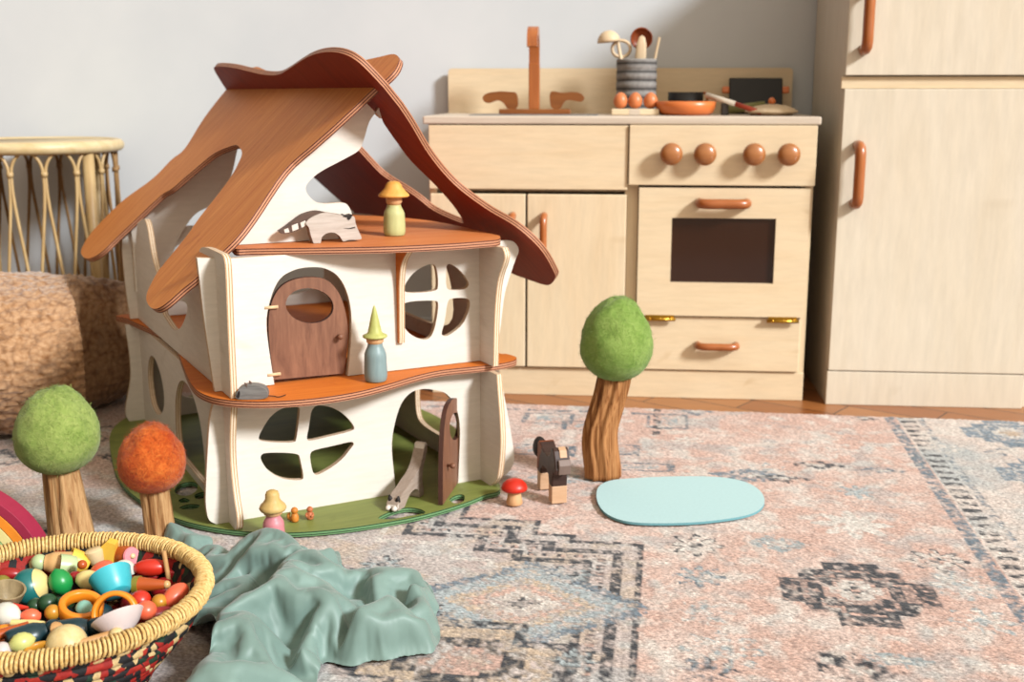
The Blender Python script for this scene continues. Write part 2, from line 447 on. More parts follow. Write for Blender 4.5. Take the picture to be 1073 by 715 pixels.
b = box(KX0 - .010, KX1 + .007, -.014, .352, .541, .5566, .003)
obj('countertop', b, M['counter'], kit)
outl = [(KX0 - .009, 0), (KX0 - .009, .090), (KX0 - .007, .096), (KX0 - .001, .0985), (KX1 - .010, .0985), (KX1 - .004, .096), (KX1 - .002, .090), (KX1 - .002, 0)]
b = plate_bm(outl, t=.012)
obj('backsplash', b, [M['birch'], M['birch_edge']], kit, M=Matrix(((1, 0, 0, 0), (0, 0, -1, .336), (0, 1, 0, .5566), (0, 0, 0, 1))))
obj('sink_panel', box(KX0 + .001, .2515, -.012, .004, .414, .539, .0015), M['birch'], kit, M=T(0, 0, 0))
cp = obj('control_panel', box(.2535, KX1, -.018, .004, .4245, .540, .0015), M['birch'], kit)
for x in (.3342, .3984, .4913, .5565):
    prof = [(0, 0), (.007, 0), (.0075, .008), (.012, .010), (.0185, .016), (.0205, .022), (.019, .028), (.013, .0325), (.006, .034), (0, .0342)]
    kb = lathe(prof, 28, R(90, 'X') @ Matrix.Scale(1.07, 4))
    obj('knob', kb, M['knob'], kit, M=T(x, -.018, .4857))
for x0, x1, hx in ((KX0 + .003, .0505, .0256), (.0545, .2505, .088)):
    d = obj('door', box(x0, x1, -.014, .003, .0535, .4045, .002), M['birch_v'], kit)
    obj('handle', handle_bm(.105, .013, .026), M['cherry_z'], d, 'cherry wood bow handle', T(hx, -.014, .316))
# oven door is a frame around a dark pane
x0, x1, z0, z1 = .2750, .6045, .1655, .4195; wx0, wx1, wz0, wz1 = .3400, .5415, .2325, .3610
b = plate_bm([(x0, z0), (x1, z0), (x1, z1), (x0, z1)], [[(wx0, wz0), (wx0, wz1), (wx1, wz1), (wx1, wz0)]], t=.018)
MF = Matrix(((1, 0, 0, 0), (0, 0, -1, -.018), (0, 1, 0, 0), (0, 0, 0, 1)))
od = obj('oven_door', b, [M['birch'], M['birch_edge']], kit, 'birch oven door with a dark window', M=MF)
w = NT('dark_pane'); w.base(srgb('#160d0b')); M['pane'] = w.fin(.12, .5)
w.b.inputs['Transmission Weight'].default_value = .55; w.b.inputs['Base Color'].default_value = srgb('#4a2a1c')
obj('window_pane', box(wx0 - .003, wx1 + .003, wz0 - .003, wz1 + .003, -.012, -.009), M['pane'], od, 'dark glossy oven window')
obj('handle', handle_bm(.102, .017, .028, 'x'), M['cherry'], od, 'cherry wood bow handle', T((.382 + .493) / 2, .391, 0) @ R(-90, 'X') @ T(0, 0, 0))
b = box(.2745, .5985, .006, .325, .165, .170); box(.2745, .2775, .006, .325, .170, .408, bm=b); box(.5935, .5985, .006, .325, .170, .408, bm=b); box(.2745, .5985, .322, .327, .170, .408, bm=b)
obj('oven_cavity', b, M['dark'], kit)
b = bmesh.new()
for k in range(9): tube([(.285 + k * .036, .03, .245), (.285 + k * .036, .30, .245)], .0018, 6, bm=b)
tube([(.28, .035, .245), (.592, .035, .245)], .0025, 6, bm=b)
obj('oven_rack', b, M['steel'], kit)
dr = obj('drawer', box(.2750, .6000, -.010, .003, .0525, .1625, .0015), M['birch'], kit)
obj('handle', handle_bm(.088, .013, .022, 'x'), M['cherry'], dr, 'cherry wood bow handle', T(.4365, -.010, .1055))
for hx in (.3215, .563):
    b = bmesh.new(); tube([(hx - .031, -.022, .1585), (hx + .031, -.022, .1585)], .0036, 10, bm=b)
    for k in (-1, 0, 1): tube([(hx + k * .02 - .0012, -.022, .1585), (hx + k * .02 + .0012, -.022, .1585)], .0044, 10, bm=b)
    box(hx - .028, hx + .028, -.0195, -.018, .155, .1665, bm=b)
    obj('hinge', b, M['brass'], kit, 'brass barrel hinge')
b = box(-.07, .19, .05, .155, .5560, .5580, .001)
sk = obj('sink_rim', b, M['steel'], kit, 'grey metal sink rim set in the counter')

# faucet
fa = thing('toy_faucet', 'reddish wooden toy tap with tall spout and two wave-shaped handles on the counter', 'faucet', K.M @ T(.052, .215, .5569))
M['cherryd'] = wood('darker_cherry', '#a2622f', '#74401c', 'x', 1.5, .35, .4, .1, 14)
obj('base', box(-.075, .077, -.02, .02, 0, .0105, .002), M['cherryd'], fa)
b = box(-.0125, .0105, -.009, .012, .010, .106, .0015)
obj('post', b, M['cherry_z'], fa)
P = [(0, .000, .100), (0, .0, .135), (0, -.004, .158), (0, -.018, .171), (0, -.035, .172), (0, -.047, .165), (0, -.050, .150)]
# spout: a curved flat arm reaching forward over the sink, cut from board
def strip(path, wd, th, x0):
    b = bmesh.new(); P = catmull([Vector((p[1], p[2], 0)) for p in path], 6, closed=False); L = []; Rr = []
    for i, p in enumerate(P):
        d = (P[min(i + 1, len(P) - 1)] - P[max(i - 1, 0)]).normalized(); n = Vector((-d.y, d.x, 0))
        L.append(p + n * wd / 2); Rr.append(p - n * wd / 2)
    return plate_bm([(p.x, p.y) for p in L + Rr[::-1]], t=th, z0=x0, xf=lambda v: Vector((v.z, v.x, v.y)))
b = strip([(0, .002, .092), (0, .002, .125), (0, -.002, .152), (0, -.018, .169), (0, -.040, .170), (0, -.056, .158), (0, -.060, .138)], .018, .022, .010)
obj('spout', b, M['cherry_z'], fa, 'curved spout arm')
for sgn in (-1, 1):
    pts = [(-.034, .010), (-.037, .046), (-.050, .046), (-.066, .048), (-.083, .047), (-.103, .044), (-.112, .036), (-.109, .026), (-.098, .022), (-.088, .026), (-.078, .029), (-.070, .026), (-.063, .020), (-.058, .010)]
    if sgn > 0: pts = [(.036, .010), (.032, .034), (.034, .047), (.042, .048), (.058, .044), (.075, .046), (.092, .046), (.104, .040), (.107, .031), (.100, .025), (.088, .027), (.075, .030), (.066, .028), (.060, .020), (.056, .010)]
    o2 = chaikin([(x, z, 0) for x, z in pts], 2)
    b = plate_bm([(p.x, p.y) for p in o2], t=.018, xf=lambda v: Vector((v.x, -.012 - v.z, v.y)))
    obj('handle', b, M['cherryd'], fa)

# egg tray and eggs
tr = thing('egg_tray', 'small flat wooden tray under three eggs on the counter', 'tray', K.M @ T(.265, .12, .5569))
obj('board', box(-.048, .048, -.03, .03, 0, .0125, .002), M['birch'], tr)
obj('side_block', box(-.012, .010, -.0305, -.029, .0005, .012), M['counter'], tr, 'pale strip on the tray front')
M['egg'] = plain('orange_egg', '#d97f4c', .4, .4, .08, 40)
def egg_prof(r, h, n=14, k=.14):
    out = []
    for i in range(n + 1):
        t = PI * i / n; z = (1 - math.cos(t)) / 2 * h; rr = r * math.sin(t) * (1 + k * math.cos(t))
        out.append((max(rr, 0), z))
    return out
for x, lab in ((-.030, 'orange egg nearest the tap, on the wooden egg tray'), (.0, 'middle one of the three orange eggs on the tray'), (.031, 'orange egg on the tray beside the orange pan')):
    e = obj('toy_egg', lathe(egg_prof(.0145, .033), 20), M['egg']); e.matrix_local = K.M @ T(.265 + x, .118, .5696)
    tag(e, lab, 'egg', 'eggs on the counter tray')

# utensil pot
w = NT('grey_basketweave'); v = w.coords((1, 1, 1)); 
wv = w.n('ShaderNodeTexWave', wave_type='BANDS', bands_direction='Z'); wv.inputs['Scale'].default_value = 18; wv.inputs['Distortion'].default_value = .4; w.l(v, wv.inputs['Vector'])
n = w.noise(v, 140, 3); c = w.ramp(wv.outputs['Fac'], [(.0, srgb('#4c4a48')), (.25, srgb('#8a8784')), (1, srgb('#a29e99'))])
w.base(w.mix(.6, c, w.ramp(n, [(.3, (.5, .5, .5, 1)), (.7, (1, 1, 1, 1))]), 'MULTIPLY')); w.bump(wv.outputs['Fac'], .5, .002); M['pot'] = w.fin(.8, .2)
prof = [(0, 0), (.040, 0)]
for k in range(5):
    z = .002 + k * .0225; prof += [(.0413, z + .001), (.0425, z + .004), (.0425, z + .0185), (.0413, z + .0215)]
prof += [(.039, .113), (.037, .112), (.037, .004), (0, .004)]
tag(obj('utensil_pot', lathe(prof, 36), M['pot'], M=None), 'grey banded pot holding wooden utensils behind the eggs', 'pot').matrix_local = K.M @ T(.2675, .2, .5569)
M['pale'] = wood('pale_beech', '#efd8b8', '#dfc096', 'z', 2, .5, .3, .05, 10, .8)
M['spoonred'] = wood('red_brown_bowl', '#a8552c', '#84391a', 'z', 2, .4, .4, .05, 10)
def stick(name, lab, p0, p1, r, mat, head, headmat=None, cat='utensil'):
    t = thing(name, lab, cat, K.M @ T(.2675, .2, .5569), 'wooden utensils in the grey pot')
    obj('handle', tube([p0, p1], r, 8), mat, t)
    if head is not None: obj('bowl', head, headmat or mat, t)
    return t
def spoon_bowl(c, r, nx, dz=.4):
    b = lathe([(r * math.sin(t), -r * dz * math.cos(t)) for t in [i * PI / 2 / 8 for i in range(9)]] + [(r * .88 * math.sin(t), -r * dz * .7 * math.cos(t)) for t in [PI / 2 - i * PI / 2 / 8 for i in range(9)]], 24)
    b.transform(T(*c) @ nx); return b
stick('ladle', 'pale wooden ladle with its round bowl hanging left out of the grey pot', (-.010, 0, .01), (-.042, -.006, .154), .0035, M['pale'], spoon_bowl((-.059, -.006, .148), .024, R(180, 'X') @ R(6, 'Y'), 1.0))
stick('toy_strainer', 'pale round-headed strainer low on the left in the grey pot', (-.018, .01, .01), (-.030, .012, .115), .0030, M['pale'], tube([(-.033 + .019 * math.cos(a), .012, .135 + .017 * math.sin(a)) for a in [2 * PI * k / 28 for k in range(28)]], .0035, 8, closed=True), cat='utensil')
stick('serving_spoon', 'red-brown round spoon standing tallest at the back of the grey pot', (.004, .012, .01), (.009, .016, .150), .0035, M['spoonred'], spoon_bowl((.009, .018, .156), .0235, R(-80, 'X') @ R(180, 'X'), .6), M['spoonred'])
b = lathe([(0, 0), (.009, .01), (.0115, .03), (.0105, .055), (.006, .07), (0, .074)], 20, Matrix.Diagonal((1, .35, 1, 1))); b.transform(T(.006, -.006, .088) @ R(3, 'Y'))
stick('spatula', 'pale paddle-shaped spatula standing in front of the red-brown spoon', (.004, -.006, .01), (.006, -.006, .1), .004, M['pale'], b)
stick('thin_spoon', 'thin pale wooden rod leaning right out of the grey pot', (.018, 0, .01), (.046, 0, .158), .0028, M['pale'], None)

# pans and lids
M['orange'] = plain('orange_enamel', '#df7a3c', .35, .5, .04, 20)
M['darkpot'] = plain('dark_grey_wood', '#3a332e', .6, .3, .1, 40)
M['black'] = plain('black_paint', '#1d1b1a', .5, .4, .1, 40)
pn = thing('toy_pan', 'shallow orange toy pan on the counter right of the eggs', 'pan', K.M @ T(.3675, .12, .5569))
obj('bowl', lathe([(0, 0), (.048, 0), (.056, .005), (.0605, .016), (.0615, .0275), (.0585, .0275), (.055, .014), (.046, .006), (0, .005)], 40), M['orange'], pn)
pt = thing('cooking_pot', 'dark low pot with a wooden side handle behind the orange pan', 'pot', K.M @ T(.372, .215, .5569))
obj('bowl', lathe([(0, 0), (.035, 0), (.037, .004), (.037, .046), (.034, .046), (.034, .006), (0, .006)], 32), M['black'], pt)
obj('side_handle', tube([(.036 + .010 * math.sin(a), 0, .034 + .011 * math.cos(a)) for a in [PI * k / 10 for k in range(11)]], .003, 8), M['cherry'], pt, 'reddish wooden loop handle')
gr = thing('griddle_pan', 'black rectangular griddle with orange handles leaning on the backsplash', 'griddle pan', K.M @ T(.5267, .285, .5569) @ R(-16, 'X'))
b = box(-.057, .057, -.006, .006, .001, .078, .002); obj('plate', b, M['black'], gr)
for sgn in (-1, 1): obj('handle', box(*sorted((sgn * .056, sgn * .072)), -.004, .004, .045, .060, .003), M['orange'], gr, 'orange side handle')
lid = thing('pot_lid', 'domed pale wooden lid with round orange knob near the counter front', 'lid', K.M @ T(.5375, .10, .5569))
obj('dome', lathe([(0, 0), (.040, 0), (.044, .004), (.0535, .0065), (.052, .009), (.042, .015), (.028, .0195), (.012, .022), (0, .0225)], 40), M['pale'], lid)
obj('knob', lathe(egg_prof(.0075, .014), 18, T(0, 0, .0215)), M['orange'], lid, 'round orange knob')
rp_ = thing('rolling_pin', 'muted green rolling pin lying behind the pale lid', 'rolling pin', K.M @ T(.490, .19, .5569))
obj('barrel', tube([(-.035, 0, .0092), (.045, .0, .0190)], .009, 16), plain('sage_green', '#8c8a58', .5, .3, .08, 60), rp_)
obj('foot', box(.030, .042, -.006, .006, 0, .009, .001), M['darkpot'], rp_, 'dark rest under the pin')
kn = thing('toy_knife', 'toy knife with white blade and red handle propped across the counter edge', 'knife', K.M @ T(.41, .12, .5569))
d0 = Vector((-.002, 0, .040)); d1 = Vector((.055, -.030, .0225)); d2 = Vector((.104, -.055, .0055))
obj('blade', tube([d0, d1], lambda t: .0055, 8), plain('white_paint', '#eee2d0', .5, .3, .05), kn)
obj('handle', tube([d1, d2], lambda t: .0050, 8), plain('red_handle', '#b5472c', .4, .4, .08), kn)
obj('rest', box(.028, .042, -.024, -.008, 0, .024, .002), M['darkpot'], kn, 'dark block under the knife')

# ------------------------------------------------------------------ toy fridge
fg = thing('play_fridge', 'tall pale birch toy fridge with two doors at the right edge', 'play fridge', FR.M)
FW = .392
b = box(0, .012, 0, .352, -.008, 1.00, .001); box(FW - .012, FW, 0, .352, -.008, 1.00, .001, bm=b); box(.012, FW - .012, .338, .352, -.008, 1.00, bm=b)
box(.012, FW - .012, .004, .338, .985, 1.0, bm=b); box(.012, FW - .012, .004, .338, .6095, .6325, bm=b); box(.012, FW - .012, .01, .338, .050, .062, bm=b)
obj('body', b, M['fridge_wood'], fg)
obj('rail', box(-.004, FW + .004, -.006, .004, .6090, .6310, .001), M['birch'], fg)
for z0, z1, hz in ((.6335, .985, .735), (.0625, .6085, .448)):
    d = obj('door', box(.0005, FW + .012, -.0165, -.001, z0, z1, .0015), M['fridge_wood'], fg)
    obj('handle', handle_bm(.122, .018, .030), M['cherry_z'], d, 'cherry wood bow handle', T(.0315, -.0165, hz))
obj('toe_board', box(-.001, .378, -.015, .004, -.008, .0605, .0015), M['fridge_wood'], fg)
# ------------------------------------------------------------------ dollhouse
_A = ground(252, 545, .008)
HF = Frame(_A.x, _A.y, 28.0)
M['house'] = wood('birch_ply_face', '#eee7dd', '#e4d9ca', 'x', 1.6, .55, .3, .05, 8, .6, .35)
M['edge'] = ply_edge('ply_edge_pale', '#efdcc0', '#b98d62', .009)
M['edgered'] = ply_edge('ply_edge_stained', '#c98d6a', '#4a1410', .009)
M['stain'] = wood('orange_stained_ply', '#ea8833', '#cc651e', 'x', 2.2, .6, .2, .08, 14, .8, .3)
M['roof'] = wood('orange_stained_roof', '#f7a550', '#d2701f', 'y', 2.0, .55, .25, .08, 20, 1.1, .3)
M['roofshade'] = wood('roof_painted_shade', '#ab3a1a', '#7e200c', 'y', 2.0, .6, .2, .08, 14, .9, .3)  # right board's shade painted in as a darker, redder tone of the roof stain
M['stain2'] = wood('red_stained_ply', '#e28f55', '#cf7238', 'x', 1.6, .6, .2, .08, 8, 1.0, .25)
M['mossy'] = wood('green_stained_ply', '#949c50', '#6f7a3a', 'x', 1.4, .55, .3, .06, 9, .9, .3)
M['mossedge'] = ply_edge('ply_edge_green', '#6f9a68', '#1c3a22', .0075, 4)
M['walnut'] = wood('walnut', '#9a6a50', '#6a4230', 'y', 4.0, .5, .35, .1, 8, 1.1)
M['walnutedge'] = plain('walnut_edge', '#4a2c22', .6, .3, .15)
M['peg'] = wood('pale_peg', '#edd0a8', '#d8b488', 'z', 5, .5, .3, .05, 8)
house = thing('dollhouse', 'large wooden dollhouse with orange-stained crossed roof boards on an oval green base', 'dollhouse', HF.M)
TH = .009
FRONT = lambda v: Matrix(((1, 0, 0, 0), (0, 0, -1, v), (0, 1, 0, 0), (0, 0, 0, 1)))        # local x=u, y=z, normal -v
SIDE = lambda u: Matrix(((0, 0, -1, u), (-1, 0, 0, 0), (0, 1, 0, 0), (0, 0, 0, 1)))        # local x=-v, y=z, normal -u
HOR = lambda z: T(0, 0, z)
def pf(v, pts): return [(p.x, p.z) for p in (HF.hit(x, y, (0, 1, 0), v) for x, y in pts)]
def ps(u, pts): return [(-p.y, p.z) for p in (HF.hit(x, y, (1, 0, 0), u) for x, y in pts)]
def ph(z, pts): return [(p.x, p.y) for p in (HF.hit(x, y, (0, 0, 1), z) for x, y in pts)]
def sm(pts, it=2): return [(p.x, p.y) for p in chaikin([(a, b, 0) for a, b in pts], it)]
def cr(pts, per=5): return [(p.x, p.y) for p in catmull([(a, b, 0) for a, b in pts], per)]
def mixs(seq):
    """outline from pieces: ('s', pts) kept sharp, ('c', pts) smoothed open curve"""
    out = []
    for k, pts in seq:
        if k == 's': out += list(pts)
        else: out += [(p.x, p.y) for p in catmull([(a, b, 0) for a, b in pts], 5, closed=False)]
    return out
def board(name, outline, holes, mats, M4, t=TH, label=None):
    b = plate_bm(outline, holes, t)
    return obj(name, b, mats, house, label, M4)
ZB, Z1L, Z1, Z2L, Z2 = .0075, .1885, .198, .3815, .391
HW, HD = .385, .60        # distance between the corner joints
JU = -.012
# base board with leaf and pebble cut-outs
base_px = [(118, 484), (125, 503), (140, 519), (162, 533), (190, 545), (225, 553), (265, 557.5), (310, 558), (355, 554.5), (400, 548), (440, 540.5), (478, 530), (507, 519), (524, 509)]
bp = ph(ZB, base_px)
back = [(.44, .16), (.47, .30), (.46, .46), (.41, .60), (.32, .70), (.20, .745), (.08, .73), (-.02, .66), (-.085, .55)]
hol = [ph(ZB, [(183, 516), (188, 508), (200, 505), (207, 508), (205, 515), (195, 520)]), ph(ZB, [(187, 525), (193, 522), (199, 525), (193, 527.5)]),
       ph(ZB, [(188, 532), (198, 528.5), (209, 529.5), (206, 533), (194, 534)]), ph(ZB, [(204, 519), (211, 516), (217, 517), (214, 522), (206, 523)]),
       ph(ZB, [(396, 543), (412, 535), (428, 532), (441, 534), (445, 538), (428, 541), (410, 544)]), ph(ZB, [(471, 524), (478, 519), (486, 519), (486, 525), (478, 528)]),
       ph(ZB, [(135, 493), (146, 499), (152, 506), (144, 507), (137, 500)])]
board('base', cr(bp + back, 5), [cr(h, 4) for h in hol], [M['mossy'], M['mossedge']], HOR(ZB), .0068, 'green-stained oval base board with cut-outs')
# ---- ground floor walls
w_l = [(-.026, Z1L), (-.034, .165), (-.040, .12), (-.046, .06), (-.047, .035), (-.044, .016), (-.034, ZB)]
w_r = [(.425, ZB), (.437, .02), (.440, .04), (.432, .09), (.422, .14), (.412, Z1L)]
door = pf(0, [(415, 515), (412, 488), (410.6, 468.6), (412.6, 449), (419.5, 425.4), (429.3, 412.6), (441, 408), (454.9, 408.7), (468.6, 413.6), (478.5, 429), (482, 449), (481.4, 476.5), (480, 498)])
door[0] = (door[0][0], ZB); door[-1] = (door[-1][0], ZB)
out = mixs([('c', w_l), ('s', [door[0]]), ('c', door[1:-1]), ('s', [door[-1]]), ('c', w_r)])
pane = lambda pts, v=0: sm(pf(v, pts), 2)
panes = [pane([(296, 427), (314, 425.6), (314, 432), (311, 460), (308.6, 464.6), (273.0, 463), (270.4, 458.6), (275.3, 449), (283.3, 436.4)]),
         pane([(327, 424.6), (345, 425.5), (361, 434), (372.5, 448), (369, 452), (345, 457.5), (324, 462.6), (321.0, 460), (323.7, 447.5)]),
         pane([(272.6, 477.6), (278, 474.2), (312.8, 475), (314.5, 481), (318.8, 501), (315.3, 503.7), (296.4, 502.6), (281, 494), (274, 484)]),
         pane([(324.6, 475.3), (329, 471.6), (349, 467.5), (368, 462.6), (371.4, 465), (369, 468.5), (357, 483.8), (334, 498.3), (328, 497), (325.5, 485)])]
board('front_wall', out, panes, [M['house'], M['edge']], FRONT(0), TH, 'lower front wall with cross window and arched doorway')
def sidewall(name, u, outline, holes, lab=None): return board(name, outline, holes, [M['house'], M['edge']], SIDE(u), TH, lab)
def front_fin_low(sg=1): return [(.034, ZB), (.042, .016), (.046, .028), (.044, .05), (.030, .09), (.034, .14), (.050, Z1L)]
ff = [(-a, b) for a, b in [(-.046, Z1L), (-.030, .14), (-.026, .10), (-.034, .06), (-.045, .034), (-.044, .016), (-.034, ZB)]]  # toward the viewer (+x local = -v)
ff = [(a, b) for a, b in ff][::-1]
bfin = [(-(HD + .034), ZB), (-(HD + .046), .02), (-(HD + .046), .05), (-(HD + .032), .10), (-(HD + .034), .15), (-(HD + .04), Z1L)]
out = mixs([('c', ff), ('c', bfin[::-1])])
arch = [(-.315, ZB + .012), (-.325, .06), (-.315, .11), (-.28, .148), (-.235, .160), (-.185, .150), (-.145, .115), (-.13, .06), (-.138, ZB + .012)]
win2 = [(-.535, .06), (-.545, .11), (-.51, .15), (-.455, .152), (-.41, .12), (-.405, .085), (-.44, .055), (-.49, .045)]
sidewall('side_wall', JU - TH / 2, out, [mixs([('c', arch)]), sm(win2)])
arch_r = [(-.035, .045), (-.035, .13), (-.07, .16), (-.15, .17), (-.215, .165), (-.252, .15), (-.254, .10), (-.254, .055), (-.235, .038), (-.14, .038)]
ffr = [(a, b) for a, b in [(.034, ZB), (.050, .02), (.060, .035), (.068, .08), (.066, .12), (.060, .16), (.056, Z1L)]]
sidewall('side_wall', HW - TH / 2, mixs([('c', ffr), ('c', bfin[::-1])]), [sm(arch_r)])
bk = [(-.045, ZB), (-.05, .03), (-.036, .1), (-.04, Z1L)]
bw_open = [(.03, .04), (.03, .12), (.09, .168), (.19, .175), (.29, .168), (.35, .12), (.35, .04), (.19, .02)]
board('back_wall', mixs([('c', bk), ('c', [(a[0] * -1 + .373, a[1]) for a in bk][::-1])]), [sm(bw_open)], [M['house'], M['edge']], FRONT(HD), TH)
# ---- middle floor
mp = ph(Z1, [(124, 330.5), (133, 334), (146, 340), (160, 346), (175, 353), (184, 362), (190, 378), (196, 394), (203, 406), (214, 413.5), (230, 418), (255, 420.5), (290, 420.5), (330, 417.5), (370, 411.5), (405, 403), (435, 394), (462, 388), (495, 384.5), (522, 381.5), (538, 378), (541, 374.5), (531, 371), (522, 370)])
mid = cr(mp + [(.43, .12), (.42, .3), (.43, .5), (.40, .63), (.30, .66), (.19, .64), (.06, .66)], 4)
board('middle_floor', mid, [], [M['stain'], M['edgered']], HOR(Z1), .0095, 'orange-stained curved middle floor board')
# ---- upper walls
udoor = [(287.3, 399.5), (282.7, 372), (279.5, 346), (280.4, 326), (287.3, 302.7), (296.4, 289.5), (311, 282.2), (327.3, 280), (341.8, 281.8), (354.5, 290), (363.6, 306.4), (368.2, 330), (367.6, 361), (364.5, 392)]
ud = pf(0, udoor); ud[0] = (ud[0][0], Z1 + .0012); ud[-1] = (ud[-1][0], Z1 + .0012)
ul = [(-.040, Z2 - .006), (-.038, .35), (-.035, .30), (-.030, .24), (-.026, Z1 + .0008)]
ur = [(.405, Z1 + .0008), (.415, .24), (.424, .30), (.440, .345), (.448, .365), (.44, .378), (.428, Z2L)]
out = mixs([('c', ul), ('s', [ud[0]]), ('c', ud[1:-1]), ('s', [ud[-1]]), ('c', ur), ('s', [(.43, Z2L), (0, Z2L)])])
up = [pane([(448.3, 276.8), (456, 277), (458.6, 286), (459.4, 300), (457.2, 305.6), (426.0, 307.7), (422.6, 303), (426.6, 294), (435, 284)]),
      pane([(468, 276.6), (474, 277), (483, 284), (490.3, 294), (491.7, 299), (487.5, 303.6), (471, 304.5), (467.2, 301), (467.4, 285)]),
      pane([(420.2, 322), (425, 316), (457, 314.6), (459.6, 318), (458.4, 330), (455, 347), (449.5, 356.2), (439, 355.8), (426, 348), (421, 336)]),
      pane([(468.8, 315.6), (472.8, 312.5), (490, 312.1), (493, 316.8), (490.7, 328.5), (484.4, 341.3), (470.5, 351.8), (464.5, 352.6), (462.2, 349.7), (466, 338)])]
board('front_wall', out, up, [M['house'], M['edge']], FRONT(0), TH, 'upper front wall with arched door opening and cross window')
# left upper side wall: low curved top between two tall ends, heart hole
top = [(.050, Z2), (.052, .375), (.049, .30), (.048, Z1 + .001)]
wl = mixs([('c', [(.048, Z1 + .001), (.050, .30), (.053, .37), (.049, .388), (.036, .393)]),
           ('c', [(-.03, .393), (-.085, .385), (-.11, .345), (-.17, .31), (-.28, .298), (-.38, .300), (-.43, .330), (-.455, .375), (-.475, .390), (-.50, .389)]), ('c', [(-.545, .378), (-.56, .36), (-.60, .30), (-.635, Z1 + .001)])])
heart = sm(ps(JU, [(172, 327), (178, 336), (184, 345.5), (190, 346.5), (196.5, 337), (201, 318), (190, 314), (176, 318)]), 2)
sidewall('side_wall', JU - TH / 2, wl, [heart], 'upper left side wall with dipped top edge and small heart hole')
wr = mixs([('c', [(.045, Z1 + .001), (.050, .28), (.060, .33), (.078, .360), (.082, .372), (.075, Z2L)]), ('c', [(-.20, Z2L), (-.45, Z2L), (-.62, .37)]), ('c', [(-.63, .33), (-.64, .26), (-.635, Z1 + .001)])])
rop = sm([(-.09, .235), (-.10, .31), (-.15, .355), (-.30, .362), (-.44, .33), (-.47, .26), (-.40, .225), (-.2, .222)], 2)
sidewall('side_wall', HW - TH / 2, wr, [rop])
bw2 = mixs([('c', [(-.030, Z1 + .001), (-.034, .25), (-.036, .33), (-.030, .362)]), ('c', [(.41, .362), (.415, .33), (.41, .25), (.405, Z1 + .001)])])
board('back_wall', bw2, [sm([(.03, .225), (.025, .29), (.06, .335), (.19, .35), (.31, .335), (.345, .29), (.34, .225), (.19, .212)])], [M['house'], M['edge']], FRONT(HD), TH)
# ---- bracket fin between door and window
bk = mixs([('s', [(-.004, .2405), (.006, .2405)]), ('c', [(.0075, .25), (.009, .29), (.012, .335), (.022, .362), (.045, Z2L)]), ('s', [(-.004, Z2L)])])
board('bracket', bk, [], [M['stain'], M['edge']], SIDE(.245), TH, 'curved bracket under the top floor')  # bracket faces coloured orange to put their shade into the wood
# ---- top floor
tp = ph(Z2, [(243.5, 258), (248, 261), (262, 260.6), (300, 260), (350, 259.3), (400, 258.4), (442, 256.7), (478, 254.8), (505, 252.8), (520, 251.4), (524.2, 249.5), (523, 247), (517.5, 245.6), (500, 241.5), (484, 237.5), (461, 233), (440, 230), (415, 227.6), (372, 225.5)])
tf = cr(tp + [(.26, .40), (.20, .33), (.15, .22), (.09, .12), (.03, .07)], 4)
board('top_floor', tf, [], [M['stain2'], M['edgered']], HOR(Z2), .0095, 'orange-stained top floor board with curved front')
# ---- gables
RU, RZ, SL = .218, .608, math.radians(44)
def roofz(u): return RZ - abs(u - RU) * math.tan(SL)
gt = .0115
gi = pf(.058, [(397, 113), (392, 120), (386.5, 129), (381.4, 146), (376.5, 157), (364, 165), (336, 180), (322.5, 192), (321.0, 201), (329, 210.5), (340, 213.3), (358, 212.4), (364.5, 215.4), (368.5, 223.7), (371, 236), (376, 250)])
gi[-1] = (gi[-1][0], Z2 + .0008)
ga = mixs([('s', [(.018, Z2 + .0008), (.018, roofz(.018) - gt), (RU, RZ - gt * 1.05), (gi[0][0] + .004, roofz(gi[0][0] + .004) - gt)]), ('c', gi)])
board('gable', ga, [], [M['house'], M['edge']], FRONT(.058), TH, 'white front gable with wavy inner edge under the left roof board')
g2i = [(.205, .575), (.178, .50), (.165, .455), (.139, .407), (.095, .385), (.0654, .347), (.048, .31), (.0388, .278), (.03, .25), (.012, .243)]
ga2 = mixs([('s', [(-.02, .30), (-.02, roofz(-.02) - gt), (RU - .004, RZ - gt * 1.05)]), ('c', g2i), ('s', [(-.02, .25)])])
board('gable', ga2, [], [M['house'], M['edge']], FRONT(HD - .012), TH, 'rear gable seen through the roof notch')
